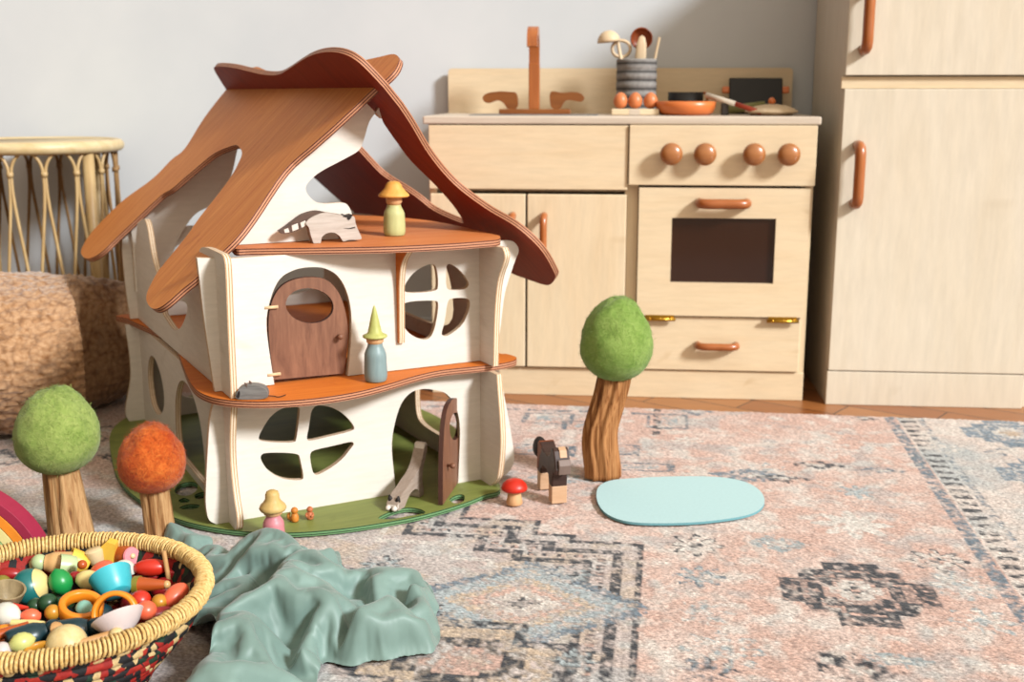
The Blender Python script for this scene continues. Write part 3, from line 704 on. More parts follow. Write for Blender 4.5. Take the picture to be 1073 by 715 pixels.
# ---- roof boards; local x = -v, y = up the slope measured from the ridge, z = outwards
cs, sn = math.cos(SL), math.sin(SL)
ML = Matrix(((0, cs, -sn, RU), (-1, 0, 0, 0), (0, sn, cs, RZ), (0, 0, 0, 1)))
MR = Matrix(((0, -cs, sn, RU), (1, 0, 0, 0), (0, sn, cs, RZ), (0, 0, 0, 1)))
def pl(pts):
    k = math.tan(SL); o = []
    for x, y in pts:
        p = HF.hit(x, y, (-k, 0, 1), RZ - k * RU); o.append((-p.y, (p.x - RU) / cs))
    return o
def pr(pts):
    k = math.tan(SL); o = []
    for x, y in pts:
        # the underside is what shows: board thickness lies above it
        p = HF.hit(x, y, (k, 0, 1), RZ + k * RU); o.append((p.y, (RU - p.x) / cs))
    return o
L_front = [(392, 92), (370, 113), (345, 136), (328, 151), (297.5, 179), (264, 228), (246, 251), (226, 270), (207, 290), (190, 304), (176, 316.5), (166, 323), (159, 323), (154, 317), (153.5, 309), (158, 298), (166, 284), (183, 263), (198, 244), (209, 228), (225, 208), (241.5, 186), (250, 170.5), (253.5, 160), (248.5, 152.4), (240, 154), (226, 160), (212, 170.6), (194, 186), (180, 198), (168, 205.5), (140, 232), (120, 251), (110, 261), (100, 268.5), (92, 271), (86.5, 268.5), (85, 262), (92, 249), (103.6, 235), (129, 210), (159.5, 187.6), (180, 167), (193.4, 156), (211, 128), (224, 110), (237, 94)]
L_top = [(237, 94), (248, 85), (258, 75), (268, 70), (277, 73), (292, 80), (325, 79), (352, 70), (380, 63.5), (398, 59.5), (410, 56.8), (416, 58), (418, 63), (413, 74), (402, 85), (392, 92)]
lo = pl(L_front); lt = pl(L_top)
Lout = [(p.x, p.y) for p in catmull([(a, b, 0) for a, b in lo], 4, closed=False)][:-1] + [(p.x, p.y) for p in catmull([(a, b, 0) for a, b in lt], 4, closed=False)][:-1]
board('roof_board', Lout, [], [M['roof'], M['edgered']], ML, TH, 'left roof board with a deep notch and two rounded lobes')
R_top = [(237, 94), (230, 83), (224, 72), (229, 69.5), (245, 71), (262, 75), (276, 78), (290, 78.5), (300, 74), (312, 66), (324, 59), (337, 55), (351, 54.6), (364, 58), (376, 65.5), (388, 77), (402, 92)]
R_front = [(402, 92), (418, 112), (430, 130), (450, 163), (475.6, 193), (508, 218), (541, 238), (566, 261), (580, 284), (581.5, 292), (574, 299), (556, 294), (535, 286)]
R_in = [(483, 228), (473, 213), (455, 193), (430, 168), (415, 148), (402.5, 130), (398, 122)]
R_back = [(376, 158), (388, 171), (400, 183), (425, 199), (438, 208), (455, 221), (483, 234)]
rt, rf, ri, rb = pr(R_top), pr(R_front), pr(R_in), pr(R_back)
hole = mixs([('c', pr([(383, 117), (398, 122), (402.5, 130), (415, 148), (430, 168), (455, 193), (473, 213), (482.5, 226.5), (484.3, 230.5), (483, 233.5), (455, 221), (438, 208), (425, 199), (400, 183), (376, 158), (362, 146), (368, 128)]))])
low = [(.235, -.425), (.255, -.39), (.30, -.375), (.38, -.37), (.45, -.38), (.50, -.42), (.56, -.445), (.64, -.445), (.72, -.43), (.80, -.40), (.84, -.32), (.85, -.20), (.84, -.10), (.80, 0)]
Rout = mixs([('c', rt), ('c', rf[1:] + low)])
b = plate_bm(Rout, [hole], TH, z0=TH)
obj('roof_board', b, [M['roofshade'], M['edgered']], house, 'right roof board, its underside coloured dark red for shade', MR)
# ---- doors
def door_leaf(name, outl, hole, hinges, knob, M4, label):
    d = obj(name, plate_bm(outl, [hole], .007), [M['walnut'], M['walnutedge']], house, label, M4)
    for hx, hy, dx in hinges:
        obj('hinge_peg', tube([(hx, hy, .003), (hx + dx, hy, .003)], .0024, 10), M['peg'], d, 'pale hinge peg')
    obj('knob', lathe([(0, 0), (.0022, 0), (.0022, .005), (.0038, .006), (.0044, .009), (.0035, .012), (0, .013)], 14), M['walnut'], d, M=T(knob[0], knob[1], 0))
    return d
leaf = pf(0.004, [(287, 398.2), (283.5, 372), (281.5, 346), (282.7, 325), (290, 306), (303, 295), (323.6, 290.5), (343, 294), (357, 311), (364.5, 342), (363.5, 370), (360, 391.5)])
th = 2 * PI
oval = pf(.004, [(324.5 + 25 * math.cos(a) - 2 * math.sin(a), 320.5 - 18.4 * math.sin(a)) for a in [th * k / 28 for k in range(28)]])
h1 = pf(.004, [(276.5, 322.5)])[0]; h2 = pf(.004, [(279.5, 393)])[0]; kb = pf(.004, [(354.5, 352)])[0]
lf = mixs([('s', [leaf[0]]), ('c', leaf[1:-1]), ('s', [leaf[-1]])])
door_leaf('house_door', lf, oval, [(h1[0], h1[1], .019), (h2[0], h2[1], .019)], kb, FRONT(.004), 'closed walnut upper door with oval hole')
# lower door stands open: vertical plane through its hinge line
pA = HF.hit(483.5, 500.5, (0, 0, 1), ZB + .001); pB = HF.hit(464, 529.5, (0, 0, 1), ZB + .001)
dv = (pB - pA); dv.z = 0; L = dv.length; dv.normalize(); nn = Vector((dv.y, -dv.x, 0))   # normal
if nn.dot(Vector((1, 0, 0))) < 0: nn = -nn
Xl = -dv  # local x runs from free edge to hinge
Zl = Xl.cross(Vector((0, 0, 1)))
MD = Matrix(((Xl.x, 0, Zl.x, pB.x), (Xl.y, 0, Zl.y, pB.y), (0, 1, 0, 0), (0, 0, 0, 1)))
MDi = MD.inverted()
def pd(pts):
    o = []
    for x, y in pts:
        p = HF.hit(x, y, tuple(Zl), Zl.dot(pB)); q = MDi @ p; o.append((q.x, q.y))
    return o
dl = pd([(464, 529.5), (464, 500), (464.5, 470), (466, 445), (469, 428), (474, 419), (478.5, 417.5), (483, 421), (486.5, 433), (488, 450), (487.5, 475), (485, 499)])
dl[0] = (dl[0][0], ZB + .001); dl[-1] = (dl[-1][0], ZB + .001)
dh = pd([(477 + 5.8 * math.cos(a) + .6 * math.sin(a), 447 - 14.5 * math.sin(a)) for a in [th * k / 24 for k in range(24)]])
dk = pd([(468.5, 488)])[0]; hg1 = pd([(485.5, 433)])[0]; hg2 = pd([(485.5, 492)])[0]
print('door leaf', [tuple(round(c, 3) for c in p) for p in dl], 'L', L)
lf2 = mixs([('s', [dl[0]]), ('c', dl[1:-1]), ('s', [dl[-1]])])
door_leaf('house_door', lf2, dh, [(hg1[0] - .004, hg1[1], .016), (hg2[0] - .004, hg2[1], .016)], dk, MD, 'open walnut lower door with oval hole')
# ------------------------------------------------------------------ peg dolls
def face_hat_doll(name, label, M4, body, head, hat, bprof, hprof, hatprof, labs=(None, None, None)):
    t = thing(name, label, 'peg doll', M4)
    obj('body', lathe(bprof, 32), body, t, labs[0]); obj('head', lathe(hprof, 28), head, t, labs[1]); obj('hat', lathe(hatprof, 32), hat, t, labs[2])
    return t
def bodyp(r0, r1, h, rb=None):
    """rounded bottom, belly, narrowing to the shoulders"""
    rb = rb or r0 * .9
    P = [(0, 0), (rb * .9, 0), (rb, h * .015), (r0 * .985, h * .12), (r0, h * .28), (r0 * .97, h * .5), (r0 * .86 + r1 * .1, h * .74), (r1 * 1.08, h * .92), (r1, h), (0, h)]
    Q = [(p.x, p.y) for p in catmull([(a, b, 0) for a, b in P[2:-1]], 4, closed=False)]
    return [P[0], P[1]] + Q + [P[-1]]
M['skin'] = wood('bare_peg_wood', '#e8b98a', '#d39c68', 'z', 5, .5, .3, .03, 7)
M['cream_green'] = wood('pale_green_stain', '#cfcf93', '#b9b97c', 'z', 3, .5, .3, .03, 8)
M['mushyellow'] = wood('yellow_mushroom_hat', '#f6bd68', '#e39c40', 'z', 3, .5, .3, .03, 8)
M['lime'] = wood('lime_hat', '#c8c878', '#aeb060', 'z', 3, .5, .3, .03, 8)
M['greyblue'] = wood('grey_blue_stain', '#8fa3a2', '#7a9194', 'z', 3, .45, .4, .03, 8)
M['pinkstain'] = wood('pink_stain', '#dc9097', '#c9767f', 'z', 3, .45, .4, .03, 8)
M['tanhat'] = wood('tan_hat', '#d8b877', '#c4a05c', 'z', 3, .5, .3, .03, 8)
p = HF.hit(413.5, 247, (0, 0, 1), Z2)
sc = .001385   # metres per pixel there
face_hat_doll('peg_doll', 'pale yellow-green peg doll with orange mushroom hat standing on the top floor', HF.M @ T(p.x, p.y, Z2 + .0006), M['cream_green'], M['skin'], M['mushyellow'],
              bodyp(.0165, .0105, .0455), [(0, .044), (.0085, .0445), (.0122, .050), (.0122, .055), (.010, .060), (0, .062)],
              [(0, .0565), (.010, .0570), (.0215, .0575), (.0235, .059), (.0225, .0615), (.018, .066), (.0135, .071), (.0115, .076), (.0085, .0795), (.004, .081), (0, .0813)], (None, None, 'orange mushroom hat'))
p = HF.hit(394, 399.5, (0, 0, 1), Z1)
face_hat_doll('peg_doll', 'blue-grey peg doll in a tall pointed green hat on the middle floor', HF.M @ T(p.x, p.y, Z1 + .0006), M['greyblue'], M['skin'], M['lime'],
              bodyp(.0165, .0105, .0545), [(0, .052), (.0085, .053), (.0120, .057), (.0124, .062), (.010, .066), (0, .068)],
              [(0, .0625), (.016, .0630), (.0175, .0645), (.0172, .0665), (.0125, .0685), (.0100, .071), (.0080, .080), (.0050, .094), (.0020, .106), (0, .110)], (None, None, 'tall pointed green hat'))
p = ground(287.5, 569)
face_hat_doll('peg_doll', 'pink peg doll with floppy tan hat standing on the rug before the house', T(p.x, p.y, .0004), M['pinkstain'], M['skin'], M['tanhat'],
              bodyp(.0150, .0092, .040), [(0, .038), (.008, .0385), (.0125, .042), (.0130, .046), (.010, .050), (0, .051)],
              [(0, .0445), (.012, .0448), (.0165, .0465), (.0185, .050), (.0170, .054), (.0125, .0585), (.0098, .063), (.0095, .069), (.0080, .073), (.004, .0752), (0, .0755)], (None, None, 'floppy tan hat'))

# ------------------------------------------------------------------ carved wooden animals
def carve(name, outl, t, mats, parent=None, label=None, M4=None, holes=(), round_=.0012):
    """thick board cut to an outline, its edges softened; local x right, y up, z toward the viewer"""
    o = obj(name, plate_bm(outl, holes, t, z0=t / 2), mats, parent, label, M4)
    if round_:
        md = o.modifiers.new('soft_edges', 'BEVEL'); md.width = round_; md.segments = 2; md.limit_method = 'ANGLE'; md.angle_limit = math.radians(40)
    return o
STAND = Matrix(((1, 0, 0, 0), (0, 0, -1, 0), (0, 1, 0, 0), (0, 0, 0, 1)))
M['greywood'] = wood('grey_brown_wood', '#b9a89b', '#94806f', 'x', 4, .6, .25, .06, 10)
M['taupeedge'] = wood('dark_grey_brown', '#6d5548', '#4a3830', 'x', 4, .6, .25, .06, 10)
M['whitewood'] = wood('white_painted_wood', '#efe6dc', '#dccfc2', 'x', 4, .6, .25, .05, 8)
M['blackwood'] = plain('black_stain', '#241c1a', .55, .3, .2, 60)
M['mousegrey'] = wood('slate_grey_wood', '#8f8c88', '#5c5856', 'x', 6, .55, .3, .08, 8, 1.2)
M['raccoon'] = wood('pale_grey_wood', '#d3c8be', '#b3a598', 'x', 4, .6, .25, .06, 10)
# raccoon on the top floor; outline given in pixels of the photograph around its own standing plane
def flat_trace(fr, anchor, zb, deg):
    """returns a tracer onto an upright plane through the anchor point, turned by deg from the frame's x axis"""
    a = math.radians(deg); P = fr.hit(anchor[0], anchor[1], (0, 0, 1), zb)
    X = Vector((math.cos(a), math.sin(a), 0)); N = Vector((math.sin(a), -math.cos(a), 0))
    def tr(pts):
        o = []
        for x, y in pts:
            q = fr.hit(x, y, tuple(N), N.dot(P)); o.append(((q - P).dot(X), q.z - zb))
        return o
    M4 = fr.M @ Matrix(((X.x, 0, N.x, P.x), (X.y, 0, N.y, P.y), (0, 1, 0, zb + .0005), (0, 0, 0, 1)))
    return tr, M4
tr, M4 = flat_trace(HF, (330, 254.6), Z2, -6)
rc = thing('wooden_raccoon', 'grey and white wooden raccoon with striped tail on the top floor', 'wooden animal', M4)
bodyo = tr([(327, 254.6), (324, 246), (322, 238), (319, 234), (322, 229.5), (329, 225.5), (338, 222.8), (348, 224), (357, 225.5), (363, 228), (369, 226.5), (371, 234), (374, 242), (377, 249.5), (371, 250.8), (364, 251), (358, 252.5), (354, 247), (348, 243.5), (341, 244.2), (336, 248), (334.5, 254.8)])
for k, (a, b) in enumerate(bodyo): bodyo[k] = (a, max(b, 0))
carve('body', [(a, b) for a, b in mixs([('c', bodyo)])], .020, [M['raccoon'], M['greywood']], rc)
tail = tr([(291, 242.5), (298, 238), (306, 232), (315, 225.5), (325, 222), (332, 221.3), (340, 223), (331, 226), (324, 230.5), (321, 235.5), (314, 240), (306, 243.2), (299, 245), (294, 244.8)])
carve('tail', mixs([('c', tail)]), .012, [M['taupeedge'], M['taupeedge']], rc, 'dark tail with white rings')
for q in ([(296.5, 240.6), (301, 239), (302.5, 243.5), (297.5, 244.3)], [(304.5, 236.5), (311, 233.8), (312, 240), (305.5, 242.5)], [(313.5, 233.5), (319, 231), (320, 236), (315, 239)]):
    carve('tail_ring', tr(q), .0135, [M['whitewood'], M['whitewood']], rc, 'white tail ring', round_=.0006)
for q in ([(357, 226.5), (360, 225), (362.5, 226.6), (361, 227.6)], [(361.5, 228.5), (363.5, 226), (367.5, 224.8), (366, 228.5), (363.5, 230.5)], [(358, 238.8), (364, 239.6), (370, 238.5), (370.5, 237.3), (363.5, 238.8)]):
    carve('face_mark', tr(q), .0215, [M['blackwood'], M['blackwood']], rc, 'black ear or mouth mark', round_=0)
# mouse on the middle floor: rounded wedge, ears, string tail
p = HF.hit(266, 417.5, (0, 0, 1), Z1)
ms = thing('wooden_mouse', 'small grey wooden mouse with black face and string tail on the middle floor', 'wooden animal', HF.M @ T(p.x, p.y, Z1 + .0006) @ R(-22, 'Z') @ Matrix.Scale(1.16, 4))
prof = chaikin([(-.0185, 0, 0), (-.0195, .005, 0), (-.0165, .0125, 0), (-.009, .0165, 0), (.004, .0168, 0), (.0135, .0135, 0), (.0175, .0065, 0), (.0165, 0, 0)], 2)
carve('body', [(q.x, q.y) for q in prof], .016, [M['mousegrey'], M['mousegrey']], ms, M4=STAND, round_=.003)
carve('nose', [(-.0192, .001), (-.0202, .005), (-.0170, .0118), (-.0135, .0125), (-.0130, .006), (-.0145, .001)], .0164, [M['blackwood'], M['blackwood']], ms, 'black face', STAND, round_=.0025)
for sx in (-.0045, .0045): obj('ear', lathe(egg_prof(.0042, .0022, 8, 0), 12, T(-.008 if sx < 0 else -.004, sx, .0155) @ R(60, 'Y')), M['taupeedge'], ms)
obj('tail', tube(catmull([(.016, 0, .002), (.022, .001, .0012), (.028, -.003, .001), (.033, .001, .001), (.036, .006, .001)], 5, closed=False), .0006, 6), M['blackwood'], ms, 'thin dark string tail')

# grey cat-like animal bowing at the lower doorway, white-tipped tail up
a0 = HF.hit(402, 531, (0, 0, 1), ZB); a1 = HF.hit(424, 514, (0, 0, 1), ZB)
ct = thing('wooden_cat', 'grey wooden cat crouching at the open lower door, white-tipped tail raised', 'wooden animal', HF.M @ T(a0.x + .008, a0.y - .020, ZB + .0006) @ R(math.degrees(math.atan2(a1.y - a0.y, a1.x - a0.x)) - 6, 'Z'))
ol = [(-.003, 0), (-.006, .007), (-.002, .014), (.004, .017), (.010, .022), (.022, .026), (.036, .033), (.052, .040), (.066, .052), (.078, .073), (.083, .076), (.086, .071), (.080, .056), (.072, .040), (.070, .024), (.073, .010), (.072, 0), (.060, 0), (.057, .012), (.048, .017), (.036, .016), (.026, .010), (.019, .003), (.015, 0)]
carve('body', [(a, max(b, 0)) for a, b in mixs([('c', ol)])], .018, [M['greywood'], M['greywood']], ct, M4=STAND, round_=.002)
carve('tail_tip', [(.0765, .069), (.0775, .078), (.0835, .0805), (.0885, .075), (.0845, .066)], .0178, [M['whitewood'], M['whitewood']], ct, 'white tail tip', STAND, round_=.002)
for s in (-1, 1):
    b = lathe([(0, 0), (.0042, .0005), (.0034, .004), (.0012, .0085), (0, .009)], 10); b.transform(T(.001, s * .0058, .0125) @ R(-14 * s, 'X'))
    obj('ear', b, M['blackwood'], ct, 'black ear')
carve('face', [(-.0045, .001), (-.0068, .007), (-.003, .0125), (.001, .0115), (.0, .004)], .0182, [M['whitewood'], M['whitewood']], ct, 'pale face', STAND, round_=.002)
for s in (-1, 1): obj('paw', lathe(egg_prof(.004, .012, 8), 12, T(-.012, s * .0052, .004) @ R(90, 'Y')), M['whitewood'], ct, 'white front paw')

# two tiny carved squirrels or bears on the green base
M['amber'] = wood('amber_stain', '#e0913c', '#c26f25', 'z', 6, .5, .3, .03, 8)
M['rust'] = wood('rust_stain', '#cf7f52', '#b3603a', 'z', 6, .5, .3, .03, 8)
for px, mat, lab in (((309, 547), 'amber', 'tiny amber wooden figure with bushy tail, nearer the pink doll'), ((325, 544.5), 'rust', 'tiny rust-red wooden figure standing right of the amber one')):
    p = HF.hit(px[0], px[1], (0, 0, 1), ZB)
    f = thing('wooden_figurine', lab, 'figurine', HF.M @ T(p.x, p.y, ZB + .0006) @ R(-30, 'Z'), 'tiny figures before the cross window')
    s = .92 if mat == 'amber' else .82
    S = Matrix.Scale(s, 4)
    b = lathe([(0, 0), (.0052, 0), (.006, .002), (.0064, .007), (.0050, .0115), (.0036, .0135), (0, .0135)], 18, S); obj('body', b, M[mat], f)
    b = lathe(egg_prof(.0056, .0105, 12, .05), 18, S @ T(0, 0, .0125)); obj('head', b, M[mat], f)
    if mat == 'amber':
        b = tube([Vector(q) * s for q in catmull([(-.004, .002, .003), (-.009, .003, .004), (-.0105, .003, .009), (-.008, .003, .012)], 5, closed=False)], lambda t: .0034 * (1 - .5 * t), 10)
        obj('tail', b, M[mat], f)
    else:
        for sx in (-1, 1): obj('arm', tube([Vector((sx * .0045, -.001, .0115)) * s, Vector((sx * .0062, -.004, .008)) * s, Vector((sx * .003, -.0068, .0065)) * s], .0017, 8), M[mat], f)

# red mushroom on the rug
p = ground(539, 528.5)
mu = thing('toy_mushroom', 'small red-capped toadstool standing on the rug beside the green base', 'toadstool', T(p.x, p.y, .0003))
obj('stem', lathe([(0, 0), (.0112, 0), (.0125, .002), (.0110, .010), (.0092, .018), (.0085, .026), (0, .026)], 24), M['skin'], mu)
M['redcap'] = plain('red_cap', '#cf2a17', .4, .4, .08, 30)
obj('cap', lathe([(0, .021), (.010, .0215), (.0185, .0225), (.0198, .0255), (.0180, .031), (.0125, .0365), (.006, .039), (0, .0395)], 28), M['redcap'], mu, 'red domed cap')
for a, r, z in ((200, .010, .0375), (290, .015, .033)):
    pass

# blocky dark four-legged animal seen from its front left
M['umber'] = wood('umber_stained_block', '#4c342c', '#2c1c18', 'z', 3, .5, .35, .05, 8)
M['mahog'] = wood('mahogany_side', '#8a4a26', '#6a2f14', 'z', 3, .5, .35, .05, 8)
M['hoof'] = wood('bare_hoof', '#dcb694', '#c79c76', 'z', 4, .5, .3, .03, 8)
p0 = ground(586, 528); p1 = ground(571.5, 511)
ang = math.degrees(math.atan2(p1.y - p0.y, p1.x - p0.x))
an = thing('wooden_horse', 'dark blocky four-legged wooden animal with pale feet on the rug by the tree', 'wooden animal', T(p0.x, p0.y, .0003) @ R(ang, 'Z') @ T(.006, 0, 0) @ Matrix.Scale(1.12, 4))
# side outline in the x-z plane, nose toward -x
so = [(-.006, .024), (-.0075, .040), (-.012, .046), (-.020, .045), (-.0215, .052), (-.017, .066), (-.012, .075), (-.006, .0785), (.000, .0765), (.004, .070), (.008, .064), (.020, .060), (.034, .060), (.046, .063), (.056, .068), (.062, .067), (.064, .060), (.066, .046), (.067, .024), (.052, .024), (.050, .032), (.040, .039), (.024, .040), (.013, .035), (.010, .024)]
carve('body', so, .021, [M['umber'], M['umber']], an, M4=STAND, round_=.0016)
for x0, x1 in ((-.006, .010), (.052, .067)):
    carve('hoof', [(x0, 0), (x1, 0), (x1, .0245), (x0, .0245)], .0212, [M['hoof'], M['hoof']], an, 'pale wooden feet', STAND, round_=.0012)
carve('muzzle', [(-.0225, .045), (-.0245, .058), (-.0205, .066), (-.017, .062), (-.0165, .046)], .0165, [plain('taupe_muzzle', '#7b685f', .5, .3, .1)] * 2, an, 'grey muzzle block', STAND @ T(0, 0, .002))
carve('forehead', [(-.0175, .067), (-.013, .0765), (-.006, .0795), (-.0055, .074), (-.012, .066)], .010, [M['hoof']] * 2, an, 'pale forehead patch', STAND @ T(0, 0, .002), round_=.0008)
carve('saddle_patch', [(.046, .058), (.048, .0635), (.060, .069), (.0655, .064), (.068, .046), (.069, .026), (.060, .030), (.056, .048)], .0214, [M['mahog']] * 2, an, 'reddish flank and rump', STAND, round_=.0008)
obj('tail', lathe(egg_prof(.0105, .030, 12), 18, T(.070, .004, .041) @ R(24, 'Y')), M['blackwood'], an, 'round black tail')

# ------------------------------------------------------------------ felt trees
def felt(name, c1, c2, c3):
    w = NT(name); v = w.coords(); n = w.noise(v, 90, 6, .7, 2.0); n2 = w.noise(w.coords((1, 1, 1)), 30, 4, .6)
    c = w.ramp(n, [(.28, srgb(c2)), (.5, srgb(c1)), (.72, srgb(c3))]); c = w.mix(.35, c, w.ramp(n2, [(.35, srgb(c2)), (.65, srgb(c3))]))
    w.base(c); w.bump(n, .8, .002); return w.fin(.95, .1, sheen=.12)
M['feltgreen'] = felt('green_felt', '#869a4c', '#667f38', '#a4b066')
M['feltgreen2'] = felt('bright_green_felt', '#7c9a46', '#5d7a30', '#98ac60')
M['feltorange'] = felt('orange_felt', '#bd4e1a', '#8c2c0e', '#d67a36')
def bark(name, c1, c2, c3, k=1.0):
    w = NT(name); v = w.coords((70 * k, 70 * k, 3)); n = w.noise(v, 1.6, 5, .6, .8)
    w.base(w.ramp(n, [(.3, srgb(c3)), (.42, srgb(c2)), (.56, srgb(c1)), (.7, srgb(c2))])); w.bump(n, .7, .003); return w.fin(.7, .25)
M['trunk'] = bark('peeled_trunk', '#c39a6a', '#9a6c40', '#4e2c16')
M['trunk2'] = bark('grooved_trunk', '#b98250', '#8a5428', '#3c1c0c', 1.2)
def fibers(shape, n, rad, seed, mat_index=0):
    """short loose wool fibres lying on a felt crown"""
    rr = random.Random(seed); b = bmesh.new()
    for _ in range(n):
        u = rr.random() * 2 * PI; t = rr.random() ** .8 * .98 + .01
        p = shape(u, t); nrm = (shape(u, t) - shape(u, min(.999, t + .01))).cross(shape(u + .01, t) - shape(u, t)).normalized()
        c = p.copy(); c.z = 0
        if nrm.dot(Vector((p.x, p.y, 0))) < 0: nrm = -nrm
        d = Vector((rr.uniform(-1, 1), rr.uniform(-1, 1), rr.uniform(-1, 1))); d = (d - nrm * d.dot(nrm) * .75).normalized()
        L = rr.uniform(.003, .009); w_ = .00016
        s = d.cross(nrm).normalized() * w_; q = p + d * L + nrm * rr.uniform(.0002, .0022)
        m_ = (p + q) / 2 + nrm * .0006
        vs = [b.verts.new(x) for x in (p - s, p + s, m_ + s, m_ - s, q)]
        b.faces.new((vs[0], vs[1], vs[2], vs[3])); b.faces.new((vs[3], vs[2], vs[4]))
    return b
def felt_tree(label, base, crown_r, crown_h, trunk_h, r0, r1, mat, tmat, bend=(0, 0), groove=.0012, seed=1, taper=.16, wav=0.0, tw=(1, .8)):
    t = thing('felt_tree', label, 'toy tree', T(base.x, base.y, .0003), 'felt trees')
    rr = random.Random(seed); ph = [rr.random() * 6 for _ in range(6)]
    b = bmesh.new(); n = 72; m = 26; rings = []
    for j in range(m + 1):
        f = j / m; z = trunk_h * 1.04 * f; r = r0 + (r1 - r0) * f
        cx = bend[0] * math.sin(f * PI) + bend[1] * f + wav * math.sin(f * 9 + 1) * .4
        ring = []
        for k in range(n):
            a = 2 * PI * k / n + wav * 14 * math.sin(f * 8) * .3
            g = groove * (math.sin(9 * a + ph[0] + .6 * math.sin(f * 6)) + .6 * math.sin(17 * a + ph[1] + f * 1.5) + .4 * math.sin(31 * a + ph[2]))
            ring.append(b.verts.new(((r * tw[0] + g) * math.cos(a) + cx, (r * tw[1] + g) * math.sin(a), z)))
        rings.append(ring)
    for A, B in zip(rings, rings[1:]):
        for k in range(n):
            fc = b.faces.new((A[k], A[(k + 1) % n], B[(k + 1) % n], B[k])); fc.smooth = True
    b.faces.new(rings[0][::-1]); b.faces.new(rings[-1])
    obj('trunk', b, tmat, t)
    topx = bend[1]
    def shape(u, tt):
        th_ = PI * (1 - tt); z = (1 - math.cos(PI * tt)) / 2 * crown_h; r = crown_r * math.sin(PI * tt) * (1 + taper * math.cos(PI * tt)) ** 1.0
        v = Vector((r * math.cos(u), r * math.sin(u), z))
        nn_ = noise.noise(v * 38 + Vector((seed * 3.1, 0, 0))) * .0022 + noise.noise(v * 110) * .0009
        return v * (1 + nn_ / max(.02, crown_r)) + Vector((topx, 0, trunk_h - crown_h * .055))
    b = bmesh.new(); n = 64; m = 40; rings = []
    for j in range(m + 1):
        tt = j / m
        if j in (0, m): rings.append([b.verts.new(shape(0, tt))])
        else: rings.append([b.verts.new(shape(2 * PI * k / n, tt)) for k in range(n)])
    for A, B in zip(rings, rings[1:]):
        for k in range(n):
            k2 = (k + 1) % n
            if len(A) == 1: f = b.faces.new((A[0], B[k2], B[k]))
            elif len(B) == 1: f = b.faces.new((A[k], A[k2], B[0]))
            else: f = b.faces.new((A[k], A[k2], B[k2], B[k]))
            f.smooth = True
    bmesh.ops.recalc_face_normals(b, faces=b.faces)
    c = obj('crown', b, mat, t)
    fb = obj('loose_wool', fibers(shape, 2600, crown_r, seed), mat, c); fb['kind'] = 'stuff'
    return t
# metres per pixel at each tree: distance / F
g1 = ground(76, 566); m1 = g1.y * 1.06 / F
felt_tree('green felt tree with straight peeled trunk standing behind the basket, left of the orange tree', g1, 41.5 * m1, 91 * m1, 79 * m1, 23.5 * m1, 17 * m1, M['feltgreen'], M['trunk'], (0, -.009), .0012, 3, .17)
g2 = ground(169, 562); m2 = g2.y * 1.06 / F
felt_tree('orange felt tree, smallest of the three trees, standing before the left side of the house', g2, 33.5 * m2, 74 * m2, 53 * m2, 15.5 * m2, 14.5 * m2, M['feltorange'], M['trunk'], (0, -.006), .0009, 5, .20)
g3 = ground(630, 500); m3 = g3.y * 1.04 / F
felt_tree('green felt tree with bent grooved trunk standing on the rug by the blue mat', g3, 37.2 * m3, 88 * m3, 110 * m3, 18.5 * m3, 16 * m3, M['feltgreen2'], M['trunk2'], (-.010, .020), .0020, 8, .17, .006)

# ------------------------------------------------------------------ blue pond mat
px = [(625, 517), (629, 508.5), (641, 503.5), (660, 501.5), (700, 499.5), (735, 499.3), (762, 501), (783, 506), (796, 514), (801, 523), (799, 531), (789, 538), (768, 543), (735, 547), (700, 548.5), (670, 548), (650, 545), (635, 538), (627, 528)]
pts = [ground(x, y, .004) for x, y in px]
o2 = [(p.x, p.y) for p in catmull([(p.x, p.y, 0) for p in pts], 5)]
M['pond'] = plain('pale_blue_felt', '#b9d9dc', .85, .15, .03, 200)
M['pondedge'] = plain('blue_felt_edge', '#6fa0a8', .85, .15, .05, 200)
o = obj('pond_mat', plate_bm(o2, [], .0036), [M['pond'], M['pondedge']], M=T(0, 0, .004)); tag(o, 'pale blue rounded felt mat lying flat on the rug', 'mat')
# ------------------------------------------------------------------ woven basket
BC = Vector((-.467, 1.112, 0)); BR = .1475; BH = .098
bs = thing('woven_basket', 'round coiled straw basket filled with coloured wooden toys on the rug', 'basket', T(BC.x, BC.y, .0003))
w = NT('straw_wrap'); tc = w.n('ShaderNodeTexCoord'); mp = w.n('ShaderNodeMapping'); w.l(tc.outputs['Object'], mp.inputs['Vector'])
n = w.noise(mp.outputs['Vector'], 260, 3, .6)
w.base(w.ramp(n, [(.25, srgb('#b98a45')), (.5, srgb('#dcb774')), (.75, srgb('#ecd196'))])); w.bump(n, .5, .001); M['straw'] = w.fin(.65, .3)
M['strawdark'] = plain('shaded_coil_core', '#6a4420', .8, .2, .2, 200)
